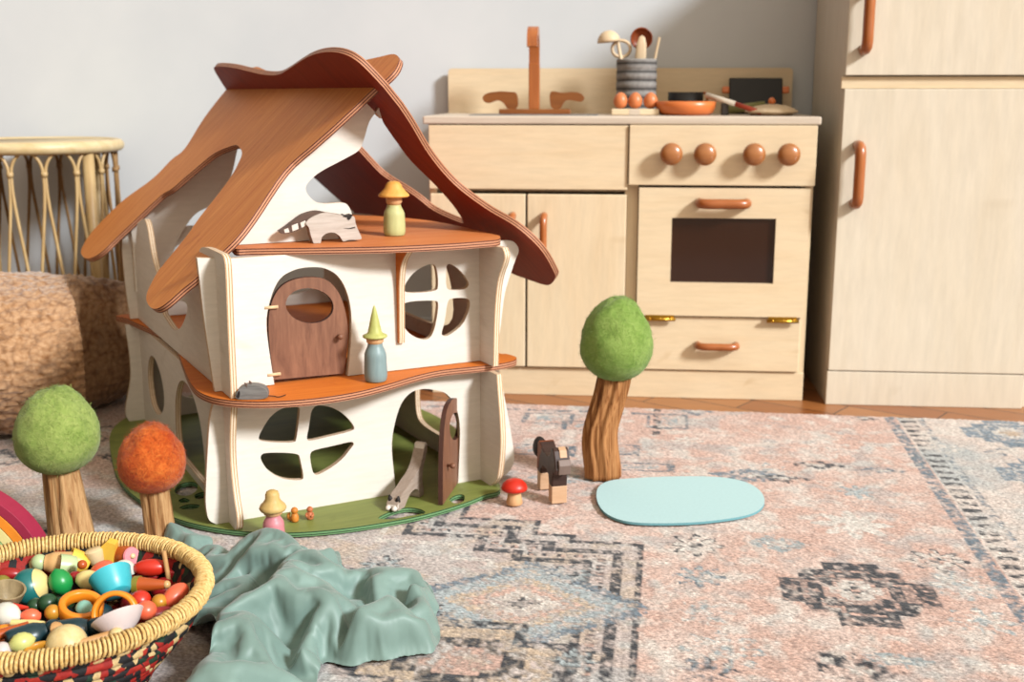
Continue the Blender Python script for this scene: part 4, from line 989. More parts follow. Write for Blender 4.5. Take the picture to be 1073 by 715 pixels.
# body: stacked coils with red, black, green and straw stitches
def stitch_mat():
    w = NT('coiled_stitches'); tc = w.n('ShaderNodeTexCoord'); sp = w.n('ShaderNodeSeparateXYZ'); w.l(tc.outputs['Object'], sp.inputs[0])
    at = w.n('ShaderNodeMath', operation='ARCTAN2'); w.l(sp.outputs[1], at.inputs[0]); w.l(sp.outputs[0], at.inputs[1])
    cb = w.n('ShaderNodeCombineXYZ'); 
    m1 = w.n('ShaderNodeMath', operation='MULTIPLY'); m1.inputs[1].default_value = 15.0; w.l(at.outputs[0], m1.inputs[0])
    m2 = w.n('ShaderNodeMath', operation='MULTIPLY'); m2.inputs[1].default_value = 100.0; w.l(sp.outputs[2], m2.inputs[0])
    w.l(m1.outputs[0], cb.inputs[0]); w.l(m2.outputs[0], cb.inputs[1])
    vo = w.n('ShaderNodeTexVoronoi'); vo.inputs['Scale'].default_value = 1.0; w.l(cb.outputs[0], vo.inputs['Vector'])
    sc = w.n('ShaderNodeSeparateColor'); w.l(vo.outputs['Color'], sc.inputs[0])
    r = w.n('ShaderNodeValToRGB'); r.color_ramp.interpolation = 'CONSTANT'; e = r.color_ramp.elements
    st = [(0, '#1b1a1c'), (.40, '#9c221b'), (.60, '#cdb07c'), (.74, '#1e3a2a'), (.82, '#a82c1e'), (.90, '#1b1a1c')]
    while len(e) < len(st): e.new(.5)
    for k, (p, c) in enumerate(st): e[k].position = p; e[k].color = srgb(c)
    w.l(sc.outputs[0], r.inputs['Fac'])
    n = w.noise(w.coords((1, 1, 1)), 300, 2); w.base(w.mix(.5, r.outputs['Color'], w.ramp(n, [(.3, (.45, .45, .45, 1)), (.7, (1, 1, 1, 1))]), 'MULTIPLY')); w.bump(n, .6, .001)
    return w.fin(.7, .25)
M['stitch'] = stitch_mat()
prof = [(0, .0)]; prof += [(.080, 0)]
nco = 9
for k in range(nco):
    z0 = .000 + k * .0102; 
    for j in range(5):
        a = -PI / 2 + PI * j / 4; f = (z0 + .005) / BH
        prof.append((.088 + (BR - .088) * math.sin(min(1, f) * PI / 2) ** 1.5 - .003 + .0045 * math.cos(a), z0 + .0051 + .005 * math.sin(a)))
inn = [(BR - .008, BH - .008), (BR - .014, .080), (BR - .022, .055), (BR - .035, .036), (.080, .030), (0, .029)]
obj('body', lathe(prof + inn, 96), M['stitch'], bs, 'basket side stitched in red, black and straw')
# rim: a core ring wrapped by a helix of straw
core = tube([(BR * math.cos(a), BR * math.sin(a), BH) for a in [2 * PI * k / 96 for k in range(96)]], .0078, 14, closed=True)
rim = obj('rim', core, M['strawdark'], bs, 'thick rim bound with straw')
hb = bmesh.new(); turns = 230; pts = []
per = 11; rr = random.Random(4)
jit = [rr.uniform(-.6, .6) for _ in range(turns + 1)]
for i in range(turns * per):
    tt = i / per; a = 2 * PI * (tt + .35 * jit[int(tt)] * (tt % 1)) / turns; p = 2 * PI * (i % per) / per
    r_ = .0087 + .0012 * jit[int(tt)]
    pts.append(Vector(((BR + r_ * math.cos(p)) * math.cos(a), (BR + r_ * math.cos(p)) * math.sin(a), BH + r_ * math.sin(p))))
tube(pts, .00165, 6, closed=True, bm=hb)
hx = obj('straw_binding', hb, M['straw'], rim, 'straw strand wound round the rim')

# ------------------------------------------------------------------ the toys in the basket
def stainm(name, c, k=.1, rough=.35): return plain('stain_' + name, c, rough, .45, k, 25)
SM = {n: stainm(n, c) for n, c in dict(teal='#1f6f6c', deep='#17333a', yellow='#eec04a', cream='#ecd28a', green='#1c9145', orange='#ee8a1e', turq='#3fb4c0', lilac='#d9c8c4',
      red='#cf2f1c', crimson='#a01f22', coral='#ef6a48', rust='#b5521f', pink='#f08f98', mint='#b7c795', olive='#8a7d2a', tan='#d3a56c', beige='#e2c79a', white='#dcd8cb', mustard='#c98b2b',
      forest='#24492c', lime='#cfcf7c', seafoam='#8fc3b0').items()}
SMW = {n: wood('wood_' + n, a, b, 'z', 4, .45, .35, .05, 8) for n, a, b in (('cream', '#efd9a4', '#d9b878'), ('tan', '#e0b27c', '#c08a50'), ('shell', '#b9a37c', '#7d6b4c'))}
def bp_(x, y, z): return ground(x, y, z)
MPX = 1.18 / F     # metres per pixel around the basket
def orient(ax):
    return Vector(ax).normalized().to_track_quat('Z', 'X').to_matrix().to_4x4()
def toy(name, label, cat, x, y, z, ax, parts, group='wooden toys in the basket'):
    """parts: (name, bmesh, material); built round the toy's own axis z, centred on the middle of the toy"""
    p = bp_(x, y, z); M4 = Matrix.Translation(p) @ orient(ax)
    if len(parts) == 1:
        o = obj(name, parts[0][1], parts[0][2], M=M4); autosmooth(o, 50); return tag(o, label, cat, group)
    t = thing(name, label, cat, M4, group)
    for nm, b, m in parts: autosmooth(obj(nm, b, m, t), 50)
    return t
def ell(rx, rz, n=20, m=12, ry=None, z=0):
    b = lathe([(rx * math.sin(PI * i / m), -rz * math.cos(PI * i / m)) for i in range(m + 1)], n)
    b.transform(T(0, 0, z) @ Matrix.Diagonal((1, (ry or rx) / rx, 1, 1))); return b
def cone(r0, r1, h, rnd=.0015, n=24, z=0):
    return lathe([(0, 0), (r0 - rnd, 0), (r0, rnd), (r1 + (r0 - r1) * .06, h - rnd * 1.3), (r1 * .75, h), (0, h)], n, T(0, 0, z - h / 2))
def cup(r, h, t=.0025, r2=None, n=32):
    r2 = r2 or r * .8
    return lathe([(0, 0), (r2, 0), (r2 + .001, .001), ((r + r2) / 2 + .001, h * .45), (r, h), (r - t, h), ((r + r2) / 2 - t + .001, h * .45), (r2 - t, t), (0, t)], n, T(0, 0, -h / 2))
def ring(r, w_, h, n=40):
    c = .0012; return lathe([(r, -h / 2 + c), (r, h / 2 - c), (r - c, h / 2), (r - w_ + c, h / 2), (r - w_, h / 2 - c), (r - w_, -h / 2 + c), (r - w_ + c, -h / 2), (r - c, -h / 2)], n, closed=True)
def halfb(r, n=24):
    return lathe([(0, 0), (r * .97, 0), (r, .001)] + [(r * math.cos(a), r * math.sin(a)) for a in [PI / 2 * i / 9 for i in range(1, 10)]], n)
def acorn(r, h):
    return lathe([(0, -h * .42), (r * .4, -h * .40), (r * .85, -h * .2), (r, 0), (r * .9, h * .22), (r * .6, h * .4), (r * .2, h * .5), (0, h * .55)], 24)
Q = MPX
def lying_doll(label, x, y, z, ax, body, head, hat, L=1.0):
    b1 = lathe(bodyp(.0115 * L, .0078 * L, .030 * L), 24, T(0, 0, -.026 * L)); b2 = ell(.0082 * L, .0078 * L, z=.0095 * L)
    b3 = lathe([(0, .013 * L), (.0095 * L, .0135 * L), (.0085 * L, .018 * L), (.004 * L, .023 * L), (0, .024 * L)], 22)
    parts = [('body', b1, body), ('head', b2, head)]
    if hat is not None: parts.append(('hat', b3, hat))
    return toy('peg_doll', label, 'peg doll', x, y, z, ax, parts, 'peg dolls in the basket')
# --- back row
lying_doll('mint-headed peg doll with tan body lying at the back left of the basket', 52, 590, .086, (-.9, -.15, .1), SM['tan'], SM['mint'], None, 1.15)
toy('toy_cup', 'pale mint cup lying beside the yellow cup at the back', 'cup', 71, 593, .086, (-.85, -.4, .25), [('cup', cup(.0125, .018), SM['mint'])])
toy('toy_cup', 'yellow stained cup with pale rim near the basket back', 'cup', 82, 589, .083, (-.8, -.3, .5), [('cup', cup(.0130, .022), SM['yellow'])])
toy('wooden_bead', 'small shiny rust-brown ball below the yellow cup', 'bead', 86, 592, .097, (0, 0, 1), [('bead', ell(.0052, .0052), SM['rust'])])
toy('toy_disc', 'flat orange-red disc under the rim at the back left', 'disc', 51, 581, .086, (0, -.2, 1), [('disc', ell(.013, .0052), SM['coral'])])
toy('toy_cup', 'beige thimble-shaped cup left of the yellow wedge', 'cup', 100, 583, .088, (-.2, 0, 1), [('cup', cone(.0085, .0105, .018), SM['beige'])])
toy('toy_wedge', 'yellow pointed wedge standing at the back of the basket', 'wedge', 113, 579, .090, (.25, 0, 1), [('wedge', plate_bm([(-.010, -.013), (.004, -.015), (.012, .0), (.002, .015), (-.008, .014)], [], .013, z0=.0065, xf=lambda v: Vector((v.x, v.z, v.y))), SM['yellow'])])
toy('toy_disc', 'red-orange lens-shaped disc in front of the beige cup', 'disc', 107, 596, .086, (-.2, -.3, 1), [('disc', ell(.0130, .0055), SM['coral'])])
pk = toy('peg_doll', 'rust-brown peg doll lying with its pink flat hat toward the viewer', 'peg doll', 135, 583, .086, (.75, -.6, .25), [
    ('body', lathe(bodyp(.0125, .0095, .026), 24, T(0, 0, -.022)), SM['rust']), ('hat', lathe([(0, .004), (.0095, .004), (.0105, .0055), (.0095, .0075), (0, .008)], 24), SM['pink']), ('hat_button', ell(.0032, .0025, z=.0085), SM['beige'])], 'peg dolls in the basket')
toy('toy_capsule', 'long glossy red capsule at the back right of the basket', 'capsule', 158, 595, .084, (1, .12, 0), [('capsule', ell(.0098, .0190), SM['red'])])
toy('toy_stick', 'thin pale tan stick standing against the right inner side', 'stick', 174, 592, .090, (-.12, .05, 1), [('stick', tube([(0, 0, -.020), (0, 0, .016)], .0027, 12), SMW['tan'])])
toy('toy_block', 'small crimson block at the foot of the thin tan stick', 'block', 180, 604, .074, (.2, 0, 1), [('block', box(-.006, .006, -.006, .006, -.008, .008, .0015), SM['crimson'])])
toy('toy_capsule', 'dark red capsule lying under the long red one', 'capsule', 150, 604, .072, (1, 0, 0), [('capsule', ell(.0070, .018), SM['crimson'])])
# --- middle
toy('wooden_egg', 'large teal egg with pale yellow band in the left of the basket', 'egg', 35, 614, .084, (.8, .1, .25), [('shell', lathe(egg_prof(.0198, .036, 14, 0), 28, T(0, 0, -.022)), SM['teal']), ('band', lathe([(0, .006), (.0160, .006), (.0168, .0065), (.0135, .0110), (.0075, .0150), (0, .0165)], 28), SM['cream'])], 'eggs in the basket')
toy('toy_acorn', 'bright green acorn shape right of the teal egg', 'acorn', 64, 611, .086, (-.4, .1, 1), [('acorn', acorn(.0125, .031), SM['green'])])
toy('toy_capsule', 'wine-red round bead behind the cream acorn', 'capsule', 79, 605, .082, (0, 0, 1), [('capsule', ell(.0075, .0065), SM['crimson'])])
toy('toy_acorn', 'cream-yellow acorn leaning against the turquoise bowl', 'acorn', 92, 608, .087, (.9, .1, -.2), [('acorn', acorn(.0110, .030), SM['cream'])])
toy('toy_bowl', 'turquoise bowl tipped on its side in the basket middle', 'bowl', 119, 612, .090, (-.45, .55, .6), [('bowl', cup(.0225, .025, .0022, .014), SM['turq'])])
toy('toy_bowl', 'pale grey-white bowl behind the turquoise bowl', 'bowl', 130, 599, .080, (.2, .1, 1), [('bowl', halfb(.013), SM['white'])])
toy('wooden_bead', 'small pinkish-white bead behind the turquoise bowl', 'bead', 114, 602, .084, (1, 0, 0), [('bead', ell(.0045, .007), SM['lilac'])])
toy('toy_cone', 'olive and rust cone lying with its tan tip to the right', 'cone', 158, 613, .086, (1, -.12, .06), [('cone', cone(.0092, .0042, .036), SM['rust']), ('tip', ell(.0045, .0040, z=.0180), SM['tan']), ('collar', lathe([(0, -.0185), (.0094, -.0185), (.0096, -.012), (0, -.012)], 24), SM['olive'])])
toy('toy_ring', 'orange ring lying left with seafoam half ball inside it', 'ring', 85, 637, .088, (.25, -.25, 1), [('ring', ring(.0220, .0070, .013), SM['orange'])], 'orange rings in the basket')
toy('half_ball', 'seafoam half ball sitting inside the left orange ring', 'half ball', 88, 638, .088, (.2, -.3, 1), [('half_ball', halfb(.0085), SM['seafoam'])])
toy('toy_ring', 'orange ring standing upright behind the lilac bowl', 'ring', 121, 643, .094, (.15, -1, .45), [('ring', ring(.0222, .0052, .016), SM['orange'])], 'orange rings in the basket')
toy('toy_bowl', 'pale lilac-white bowl on its side by the front rim', 'bowl', 126, 655, .094, (-.42, .50, .75), [('bowl', cup(.0255, .018, .0022, .010), SM['lilac'])])
toy('wooden_bead', 'light wooden ball under the lilac bowl at the front rim', 'bead', 122, 665, .092, (0, 0, 1), [('bead', ell(.0072, .0066), SMW['cream'])])
toy('toy_stick', 'brown wooden stick lying behind the front rim', 'stick', 107, 668, .090, (1, .55, .12), [('stick', tube([(0, 0, -.020), (0, 0, .020)], .0042, 12), SMW['tan'])])
toy('wooden_bead', 'bright red ball right of the turquoise bowl', 'bead', 147, 629, .086, (0, 0, 1), [('bead', ell(.0110, .0100), SM['red'])], 'red and coral balls in the basket')
toy('wooden_bead', 'salmon-coral ball beside the upright orange ring', 'bead', 153, 640, .089, (0, 0, 1), [('bead', ell(.0108, .0100), SM['coral'])], 'red and coral balls in the basket')
toy('wooden_bead', 'mustard ball between the coral ball and the coral peg', 'bead', 167, 631, .084, (0, 0, 1), [('bead', ell(.0085, .0080), SM['mustard'])], 'red and coral balls in the basket')
toy('toy_capsule', 'dark red capsule lying inside the right front rim', 'capsule', 164, 645, .080, (1, .55, .1), [('capsule', ell(.0080, .018), SM['crimson'])])
toy('toy_capsule', 'thick coral-red peg at the right of the basket', 'capsule', 184, 624, .086, (.55, .85, .35), [('capsule', ell(.0105, .0165), SM['coral'])])
# --- left and front
toy('toy_capsule', 'pink-red capsule at the left inside the back rim', 'capsule', 9, 602, .080, (1, .1, 0), [('capsule', ell(.0075, .014), SM['crimson'])])
toy('toy_acorn', 'olive acorn half hidden at the far left edge', 'acorn', 2, 612, .080, (1, 0, .2), [('acorn', acorn(.0095, .020), SM['olive'])])
toy('toy_bowl', 'brown grained wooden bowl at the left edge of the basket', 'bowl', 8, 626, .088, (.25, -.2, 1), [('bowl', cup(.0175, .020, .0022, .009), SMW['shell'])])
toy('toy_acorn', 'large grey-white acorn below the brown wooden bowl', 'acorn', 6, 644, .090, (1, -.35, -.1), [('acorn', acorn(.0125, .032), SM['white'])])
toy('toy_cone', 'slim red cone with tan tip behind the orange-red acorn', 'cone', 21, 637, .084, (1, -.1, .05), [('cone', cone(.0050, .0015, .018), SM['red'])])
toy('toy_acorn', 'orange-red acorn in front of the dark green ball', 'acorn', 33, 646, .087, (-.9, -.2, .1), [('acorn', acorn(.0078, .022), SM['coral'])])
toy('wooden_bead', 'dark forest green ball below the teal egg', 'bead', 50, 632, .082, (0, 0, 1), [('bead', ell(.0100, .0095), SM['forest'])])
toy('wooden_bead', 'smaller dark green ball left of the forest green ball', 'bead', 37, 635, .078, (0, 0, 1), [('bead', ell(.0085, .0080), SM['forest'])])
toy('wooden_bead', 'amber-brown ball touching the left orange ring', 'bead', 55, 642, .088, (.3, .2, 1), [('bead', ell(.0078, .0080), SM['mustard'])])
toy('toy_stick', 'pale yellow pencil-like stick near the front rim', 'stick', 29, 653, .092, (1, -.06, .02), [('stick', tube([(0, 0, -.016), (0, 0, .006), (0, 0, .017)], lambda t: .0033 if t < .6 else .0016, 12), SM['cream'])])
toy('toy_tube', 'orange-brown tube with its open end at the left front', 'tube', 11, 662, .090, (-1, -.55, -.1), [('tube', lathe([(.0052, -.017), (.0052, .017), (.0035, .017), (.0035, -.017)], 20, closed=True), SM['rust'])])
toy('toy_tube', 'orange tube lying behind the orange-brown open tube', 'tube', 18, 658, .084, (-1, -.3, 0), [('tube', lathe([(.0048, -.015), (.0048, .015), (.003, .015), (.003, -.015)], 20, closed=True), SM['orange'])])
lying_doll('dark blue-green peg doll lying in the front with tan half hat', 43, 664, .086, (.75, .55, .1), SM['deep'], SM['deep'], None, 1.2)
toy('half_ball', 'tan half ball on the head of the dark peg doll', 'half ball', 58, 661, .090, (.9, -.1, .3), [('half_ball', halfb(.0085), SMW['tan'])])
toy('toy_acorn', 'pale lime acorn lying near the front left rim', 'acorn', 22, 674, .092, (.8, .5, .1), [('acorn', acorn(.0098, .025), SM['lime'])])
toy('half_ball', 'large cream wooden dome at the front rim', 'half ball', 70, 676, .084, (-.1, -.25, 1), [('half_ball', halfb(.0195), SMW['cream'])])
lying_doll('dark teal peg doll with thin pale neck ring in the front middle', 88, 660, .084, (.85, .2, .1), SM['deep'], SM['deep'], None, 1.2)
toy('toy_ring', 'flat orange ring edge showing just inside the front rim', 'ring', 42, 684, .086, (0, -.1, 1), [('ring', ring(.0150, .004, .008), SM['mustard'])], 'orange rings in the basket')
toy('wooden_bead', 'pale pink bead at the lower left front rim', 'bead', 2, 682, .088, (0, 0, 1), [('bead', ell(.0085, .0080), SM['lilac'])])
# a lower layer fills the basket; mostly hidden, dark gaps between
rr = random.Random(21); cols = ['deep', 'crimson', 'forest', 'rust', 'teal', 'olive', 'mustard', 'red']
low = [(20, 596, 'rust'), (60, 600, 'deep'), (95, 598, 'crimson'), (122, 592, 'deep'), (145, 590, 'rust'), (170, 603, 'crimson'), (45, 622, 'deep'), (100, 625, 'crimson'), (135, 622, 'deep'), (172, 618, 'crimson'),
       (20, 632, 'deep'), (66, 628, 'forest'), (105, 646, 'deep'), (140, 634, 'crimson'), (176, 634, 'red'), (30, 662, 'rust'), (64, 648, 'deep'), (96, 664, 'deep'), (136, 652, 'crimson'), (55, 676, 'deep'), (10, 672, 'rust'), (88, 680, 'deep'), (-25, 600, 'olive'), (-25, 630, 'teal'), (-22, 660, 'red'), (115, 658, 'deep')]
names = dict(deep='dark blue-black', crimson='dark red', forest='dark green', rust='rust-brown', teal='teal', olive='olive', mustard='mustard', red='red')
seen = {}
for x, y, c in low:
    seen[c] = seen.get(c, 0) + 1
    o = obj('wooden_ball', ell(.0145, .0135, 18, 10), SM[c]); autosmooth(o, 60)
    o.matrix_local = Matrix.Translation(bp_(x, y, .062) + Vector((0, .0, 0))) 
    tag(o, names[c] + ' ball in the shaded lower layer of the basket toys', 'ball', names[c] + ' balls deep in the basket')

# ------------------------------------------------------------------ rainbow stacker
rb = thing('rainbow_stacker', 'wooden rainbow of nested arches standing on the rug at the left edge', 'rainbow stacker', T(-.708, 1.360, .0003))
cols = [('#9c2a45', 'crimson outer arch'), ('#f1902c', 'orange arch'), ('#e9db95', 'cream-yellow arch'), ('#9cc07c', 'light green arch'), ('#49b3c9', 'blue arch'), ('#3b6fa8', 'dark blue arch'), ('#6b4f94', 'violet arch')]
Rr = .130
for k, (c, lb) in enumerate(cols):
    ro = Rr - k * .0128; ri_ = ro - .0118; n = 40
    outl = [(ro * math.cos(PI * i / n), ro * math.sin(PI * i / n)) for i in range(n + 1)] + [(ri_ * math.cos(PI * i / n), ri_ * math.sin(PI * i / n)) for i in range(n, -1, -1)]
    o = obj('arch', plate_bm(outl, [], .030, z0=0), plain('arch_stain_%d' % k, c, .5, .3, .08, 40), rb, lb, STAND)
    md = o.modifiers.new('soft_edges', 'BEVEL'); md.width = .0016; md.segments = 3; md.limit_method = 'ANGLE'; md.angle_limit = math.radians(40)
# ------------------------------------------------------------------ crumpled silk cloth
EXCESS, CLOTH_IT = 1.13, 220
def build_cloth():
    from mathutils.geometry import delaunay_2d_cdt
    # (pixel x, pixel y, height in mm) of folds, crests and valleys of the heap
    pts = [(262,585,40),(285,581,46),(300,590,42),(250,595,26),(278,601,24),(262,600,24),(228,589,16),(240,592,22),(225,602,5),(240,609,8),(262,611,10),(230,617,14),(255,621,20),(222,630,4),(245,634,12),(270,633,10),(276,618,14),
           (238,625,20),(262,626,16),
           (283,621,57),(294,607,57),(305,597,54),(328,588,46),(352,601,44),(353,632,44),(316,610,58),(322,620,53),(335,627,52),(345,636,47),(332,603,50),(305,631,51),(325,635,48),
           (282,652,32),(298,650,30),(322,650,32),(286,676,12),(308,678,14),(328,668,26),(300,698,10),(325,708,6),(334,694,7),(314,664,20),
           (362,609,34),(375,613,26),(390,611,38),(366,625,18),(380,626,20),(402,609,36),(412,610,34),
           (334,670,36),(350,655,47),(375,646,47),(405,631,45),(430,616,39),(437,621,33),(439,630,28),(348,668,34),
           (372,668,18),(395,656,16),(415,641,17),(430,627,22),(352,682,12),(374,674,28),(398,663,34),(424,655,35),(435,664,30),(446,640,26),(451,655,24),(450,668,14),(438,650,22),(430,642,30),(410,672,26),(385,680,20),(420,676,18),(440,674,16),
           (172,690,24),(187,674,36),(205,661,46),(230,650,52),(258,647,52),(271,655,46),(236,682,40),(218,668,50),(203,681,41),(222,681,44),(258,666,50),(246,694,38),(254,702,42),(272,684,38),(278,700,28),(222,704,44),(192,704,34),(163,707,18),(200,726,30),(240,733,28),(285,722,16),(290,700,10),(236,664,52),
           (203,650,14),(215,642,8),(232,642,16),(255,640,16)]
    back = [(244,584,18),(255,575,30),(266,569,38),(278,566,44),(290,567,44),(302,572,42),(311,579,38),(318,588,40),(347,584,40),(362,604,30),(376,605,32),(388,604,31),(402,604,33),(420,605,30),(434,608,26),(443,622,22),(222,575,15),(231,578,13),(214,577,9)]
    V = []
    for x, y, h in pts: p = ground(x, y, h / 1000); V.append((p.x, p.y, h / 1000))
    for x, y, h in back:
        p = ground(x, y, h / 1000); V.append((p.x, p.y, h / 1000)); V.append((p.x + (.004 if x > 300 else 0), p.y + .006 + h / 1000 * .2, 0.0))
    # narrow tail of the cloth running behind the basket
    tail = [(160,560,3),(165,556,14),(171,552,24),(177,561,20),(184,565,12),(193,563,13),(204,566,15),(209,575,9),(197,576,5),(188,574,4)]
    for x, y, h in tail: p = ground(x, y, h / 1000); V.append((p.x, p.y, h / 1000))
    edge_px = [(150, 716), (148, 760), (310, 760), (322, 722), (337, 700), (342, 692), (372, 697), (405, 693), (430, 688), (451, 684), (455, 668), (455, 650)]
    rim_px = [(222, 570, 0), (206, 560, 0), (190, 558, 0), (178, 556, 0), (164, 558, 0), (154, 562, 0), (170, 566, 0), (190, 578, 0), (206, 590, 0), (210, 610, 0), (205, 630, 0), (190, 648, 0), (170, 676, 0)]
    poly = [ground(x, y, .001) for x, y in edge_px]
    bk = [(452, 632), (444, 610), (428, 600), (402, 597), (380, 597), (358, 598), (350, 576), (330, 576), (314, 574), (298, 566), (280, 565), (260, 567), (240, 577)]
    poly += [ground(x, y, .006) for x, y in bk] + [ground(x, y, .002) for x, y, h in rim_px]
    for p in poly: V.append((p.x, p.y, .0012))
    res = delaunay_2d_cdt([Vector((a, b_)) for a, b_, _ in V], [], [], 0, 1e-7)
    vz = [0] * len(res[0])
    for i, src in enumerate(res[3]): vz[i] = max(V[k][2] for k in src) if src else 0
    x0, x1 = min(p.x for p in poly), max(p.x for p in poly); y0, y1 = min(p.y for p in poly), max(p.y for p in poly)
    st = .0024; nx = int((x1 - x0) / st) + 1; ny = int((y1 - y0) / st) + 1
    X, Y = np.meshgrid(np.linspace(x0, x1, nx), np.linspace(y0, y1, ny)); Z = np.zeros(X.shape)
    for t in res[2]:
        a, b_, c = [np.array((res[0][i].x, res[0][i].y)) for i in t[:3]]; za, zb, zc = [vz[i] for i in t[:3]]
        i0 = max(0, int((min(a[0], b_[0], c[0]) - x0) / st) - 1); i1 = min(nx, int((max(a[0], b_[0], c[0]) - x0) / st) + 3)
        j0 = max(0, int((min(a[1], b_[1], c[1]) - y0) / st) - 1); j1 = min(ny, int((max(a[1], b_[1], c[1]) - y0) / st) + 3)
        if i0 >= i1 or j0 >= j1: continue
        xx, yy = X[j0:j1, i0:i1], Y[j0:j1, i0:i1]; dt = (b_[1] - c[1]) * (a[0] - c[0]) + (c[0] - b_[0]) * (a[1] - c[1])
        if abs(dt) < 1e-12: continue
        l1 = ((b_[1] - c[1]) * (xx - c[0]) + (c[0] - b_[0]) * (yy - c[1])) / dt; l2 = ((c[1] - a[1]) * (xx - c[0]) + (a[0] - c[0]) * (yy - c[1])) / dt; l3 = 1 - l1 - l2
        m = (l1 > -1e-6) & (l2 > -1e-6) & (l3 > -1e-6); Z[j0:j1, i0:i1] = np.where(m, l1 * za + l2 * zb + l3 * zc, Z[j0:j1, i0:i1])
    def blur(A, k):
        for _ in range(k):
            A = np.pad(A, 1, mode='edge'); A = (A[1:-1, 1:-1] * 4 + (A[:-2, 1:-1] + A[2:, 1:-1] + A[1:-1, :-2] + A[1:-1, 2:]) * 2 + A[:-2, :-2] + A[2:, 2:] + A[:-2, 2:] + A[2:, :-2]) / 16
        return A
    Z = blur(Z, 1); Zs = blur(Z, 7); Zl = blur(Z, 120); Z = np.maximum(Z * .72 + Zs * .28 + .55 * (Zs - Zl), .001)
    P = np.array([(p.x, p.y) for p in poly]); D = np.full(X.shape, 9.0); inside = np.zeros(X.shape, bool)
    for i in range(len(P)):
        a, b_ = P[i], P[(i + 1) % len(P)]; d = b_ - a; L2 = d @ d + 1e-12
        t = np.clip(((X - a[0]) * d[0] + (Y - a[1]) * d[1]) / L2, 0, 1); D = np.minimum(D, np.hypot(X - a[0] - t * d[0], Y - a[1] - t * d[1]))
        c = ((a[1] > Y) != (b_[1] > Y)) & (X < (b_[0] - a[0]) * (Y - a[1]) / (b_[1] - a[1] + 1e-12) + a[0]); inside ^= c
    # the sheet has more silk than the heap's smooth outline needs: let the surplus buckle into folds and creases
    lift = np.clip(D / .010, 0, 1); Z = np.maximum(Z * lift, .0) + .0015
    keep = (inside | (D < .001)) & (np.hypot(X - BC.x, Y - BC.y) > BR + .007)
    keep &= np.hypot(X - g2.x, Y - g2.y) > .026
    rr = np.random.RandomState(5); Nz = blur(rr.randn(*X.shape), 3) * .004 + blur(rr.randn(*X.shape), 20) * .02
    S0 = np.stack([X, Y, Z], -1); Pp = S0.copy(); Pp[..., 2] += Nz * keep; Pp[..., 0] += blur(rr.randn(*X.shape), 12) * .004
    def sl(A, dy, dx, far):
        h, w_ = A.shape[:2]
        if dx >= 0: return A[dy:, dx:] if far else A[:h - dy, :w_ - dx]
        return A[dy:, :w_ + dx] if far else A[:h - dy, -dx:]
    fam = []
    jj, ii = np.meshgrid(np.arange(X.shape[0]), np.arange(X.shape[1]), indexing='ij')
    for dy, dx, k, ex in ((0, 1, 1, 1), (1, 0, 1, 1), (1, 1, .6, 1), (1, -1, .6, 1), (0, 2, .85, 1), (2, 0, .85, 1), (0, 4, .55, .99), (4, 0, .55, .99), (4, 4, .3, .99), (4, -4, .3, .99), (0, 8, .12, .97), (8, 0, .12, .97)):
        L0 = np.linalg.norm(sl(S0, dy, dx, 1) - sl(S0, dy, dx, 0), axis=-1) * EXCESS * ex
        m = sl(keep[..., None], dy, dx, 1)[..., 0] & sl(keep[..., None], dy, dx, 0)[..., 0]
        step = max(dy, abs(dx)); par = (sl(jj, dy, dx, 0) // step if dy else sl(ii, dy, dx, 0) // step) % 2
        for c in (0, 1): fam.append((dy, dx, L0, (m & (par == c)) * k))
    for it in range(CLOTH_IT):
        for dy, dx, L0, m in fam:
            A, B = sl(Pp, dy, dx, 0), sl(Pp, dy, dx, 1); d = B - A; l = np.sqrt((d * d).sum(-1)) + 1e-9
            cc = d * (((l - L0) / l) * m * .5)[..., None]; A += cc; B -= cc
        pull = .006 if it < CLOTH_IT * .6 else .003
        Pp += (S0 - Pp) * np.array([pull, pull, pull * 1.2]) * keep[..., None]
        Pp[..., 2] = np.maximum(Pp[..., 2], .0013)
        rb_ = np.hypot(Pp[..., 0] - BC.x, Pp[..., 1] - BC.y); bad = (rb_ < BR + .011) & keep
        if bad.any():
            k_ = (BR + .011) / np.maximum(rb_, 1e-6); Pp[..., 0] = np.where(bad, BC.x + (Pp[..., 0] - BC.x) * k_, Pp[..., 0]); Pp[..., 1] = np.where(bad, BC.y + (Pp[..., 1] - BC.y) * k_, Pp[..., 1])
    idx = -np.ones(X.shape, int); idx[keep] = np.arange(keep.sum())
    f = keep[:-1, :-1] & keep[1:, :-1] & keep[1:, 1:] & keep[:-1, 1:]
    q = np.stack([idx[:-1, :-1][f], idx[:-1, 1:][f], idx[1:, 1:][f], idx[1:, :-1][f]], -1)
    co = Pp[keep]
    me = bpy.data.meshes.new('silk_cloth'); me.from_pydata(co.tolist(), [], q.tolist()); me.update()
    for p in me.polygons: p.use_smooth = True
    w = NT('sage_silk'); v = w.coords(); n = w.noise(v, 700, 2, .5); n2 = w.noise(v, 14, 3, .6)
    w.base(w.ramp(n2, [(.35, srgb('#6f8880')), (.65, srgb('#7d978f'))])); w.bump(n, .12, .0003)
    m = w.fin(.5, .35, sheen=.2)
    o = obj('silk_cloth', me, m); md = o.modifiers.new('thickness', 'SOLIDIFY'); md.thickness = .0007; md.offset = 1; sb = o.modifiers.new('soft', 'SUBSURF'); sb.levels = 1; sb.render_levels = 1
    bm = bmesh.new(); bm.from_mesh(me)
    for _ in range(10):
        new = {}
        for v_ in bm.verts:
            nb = [e.other_vert(v_) for e in v_.link_edges if e.is_boundary]
            if len(nb) == 2: new[v_] = v_.co * .4 + (nb[0].co + nb[1].co) * .3
        for v_, c_ in new.items(): v_.co = c_
    bm.to_mesh(me); bm.free()
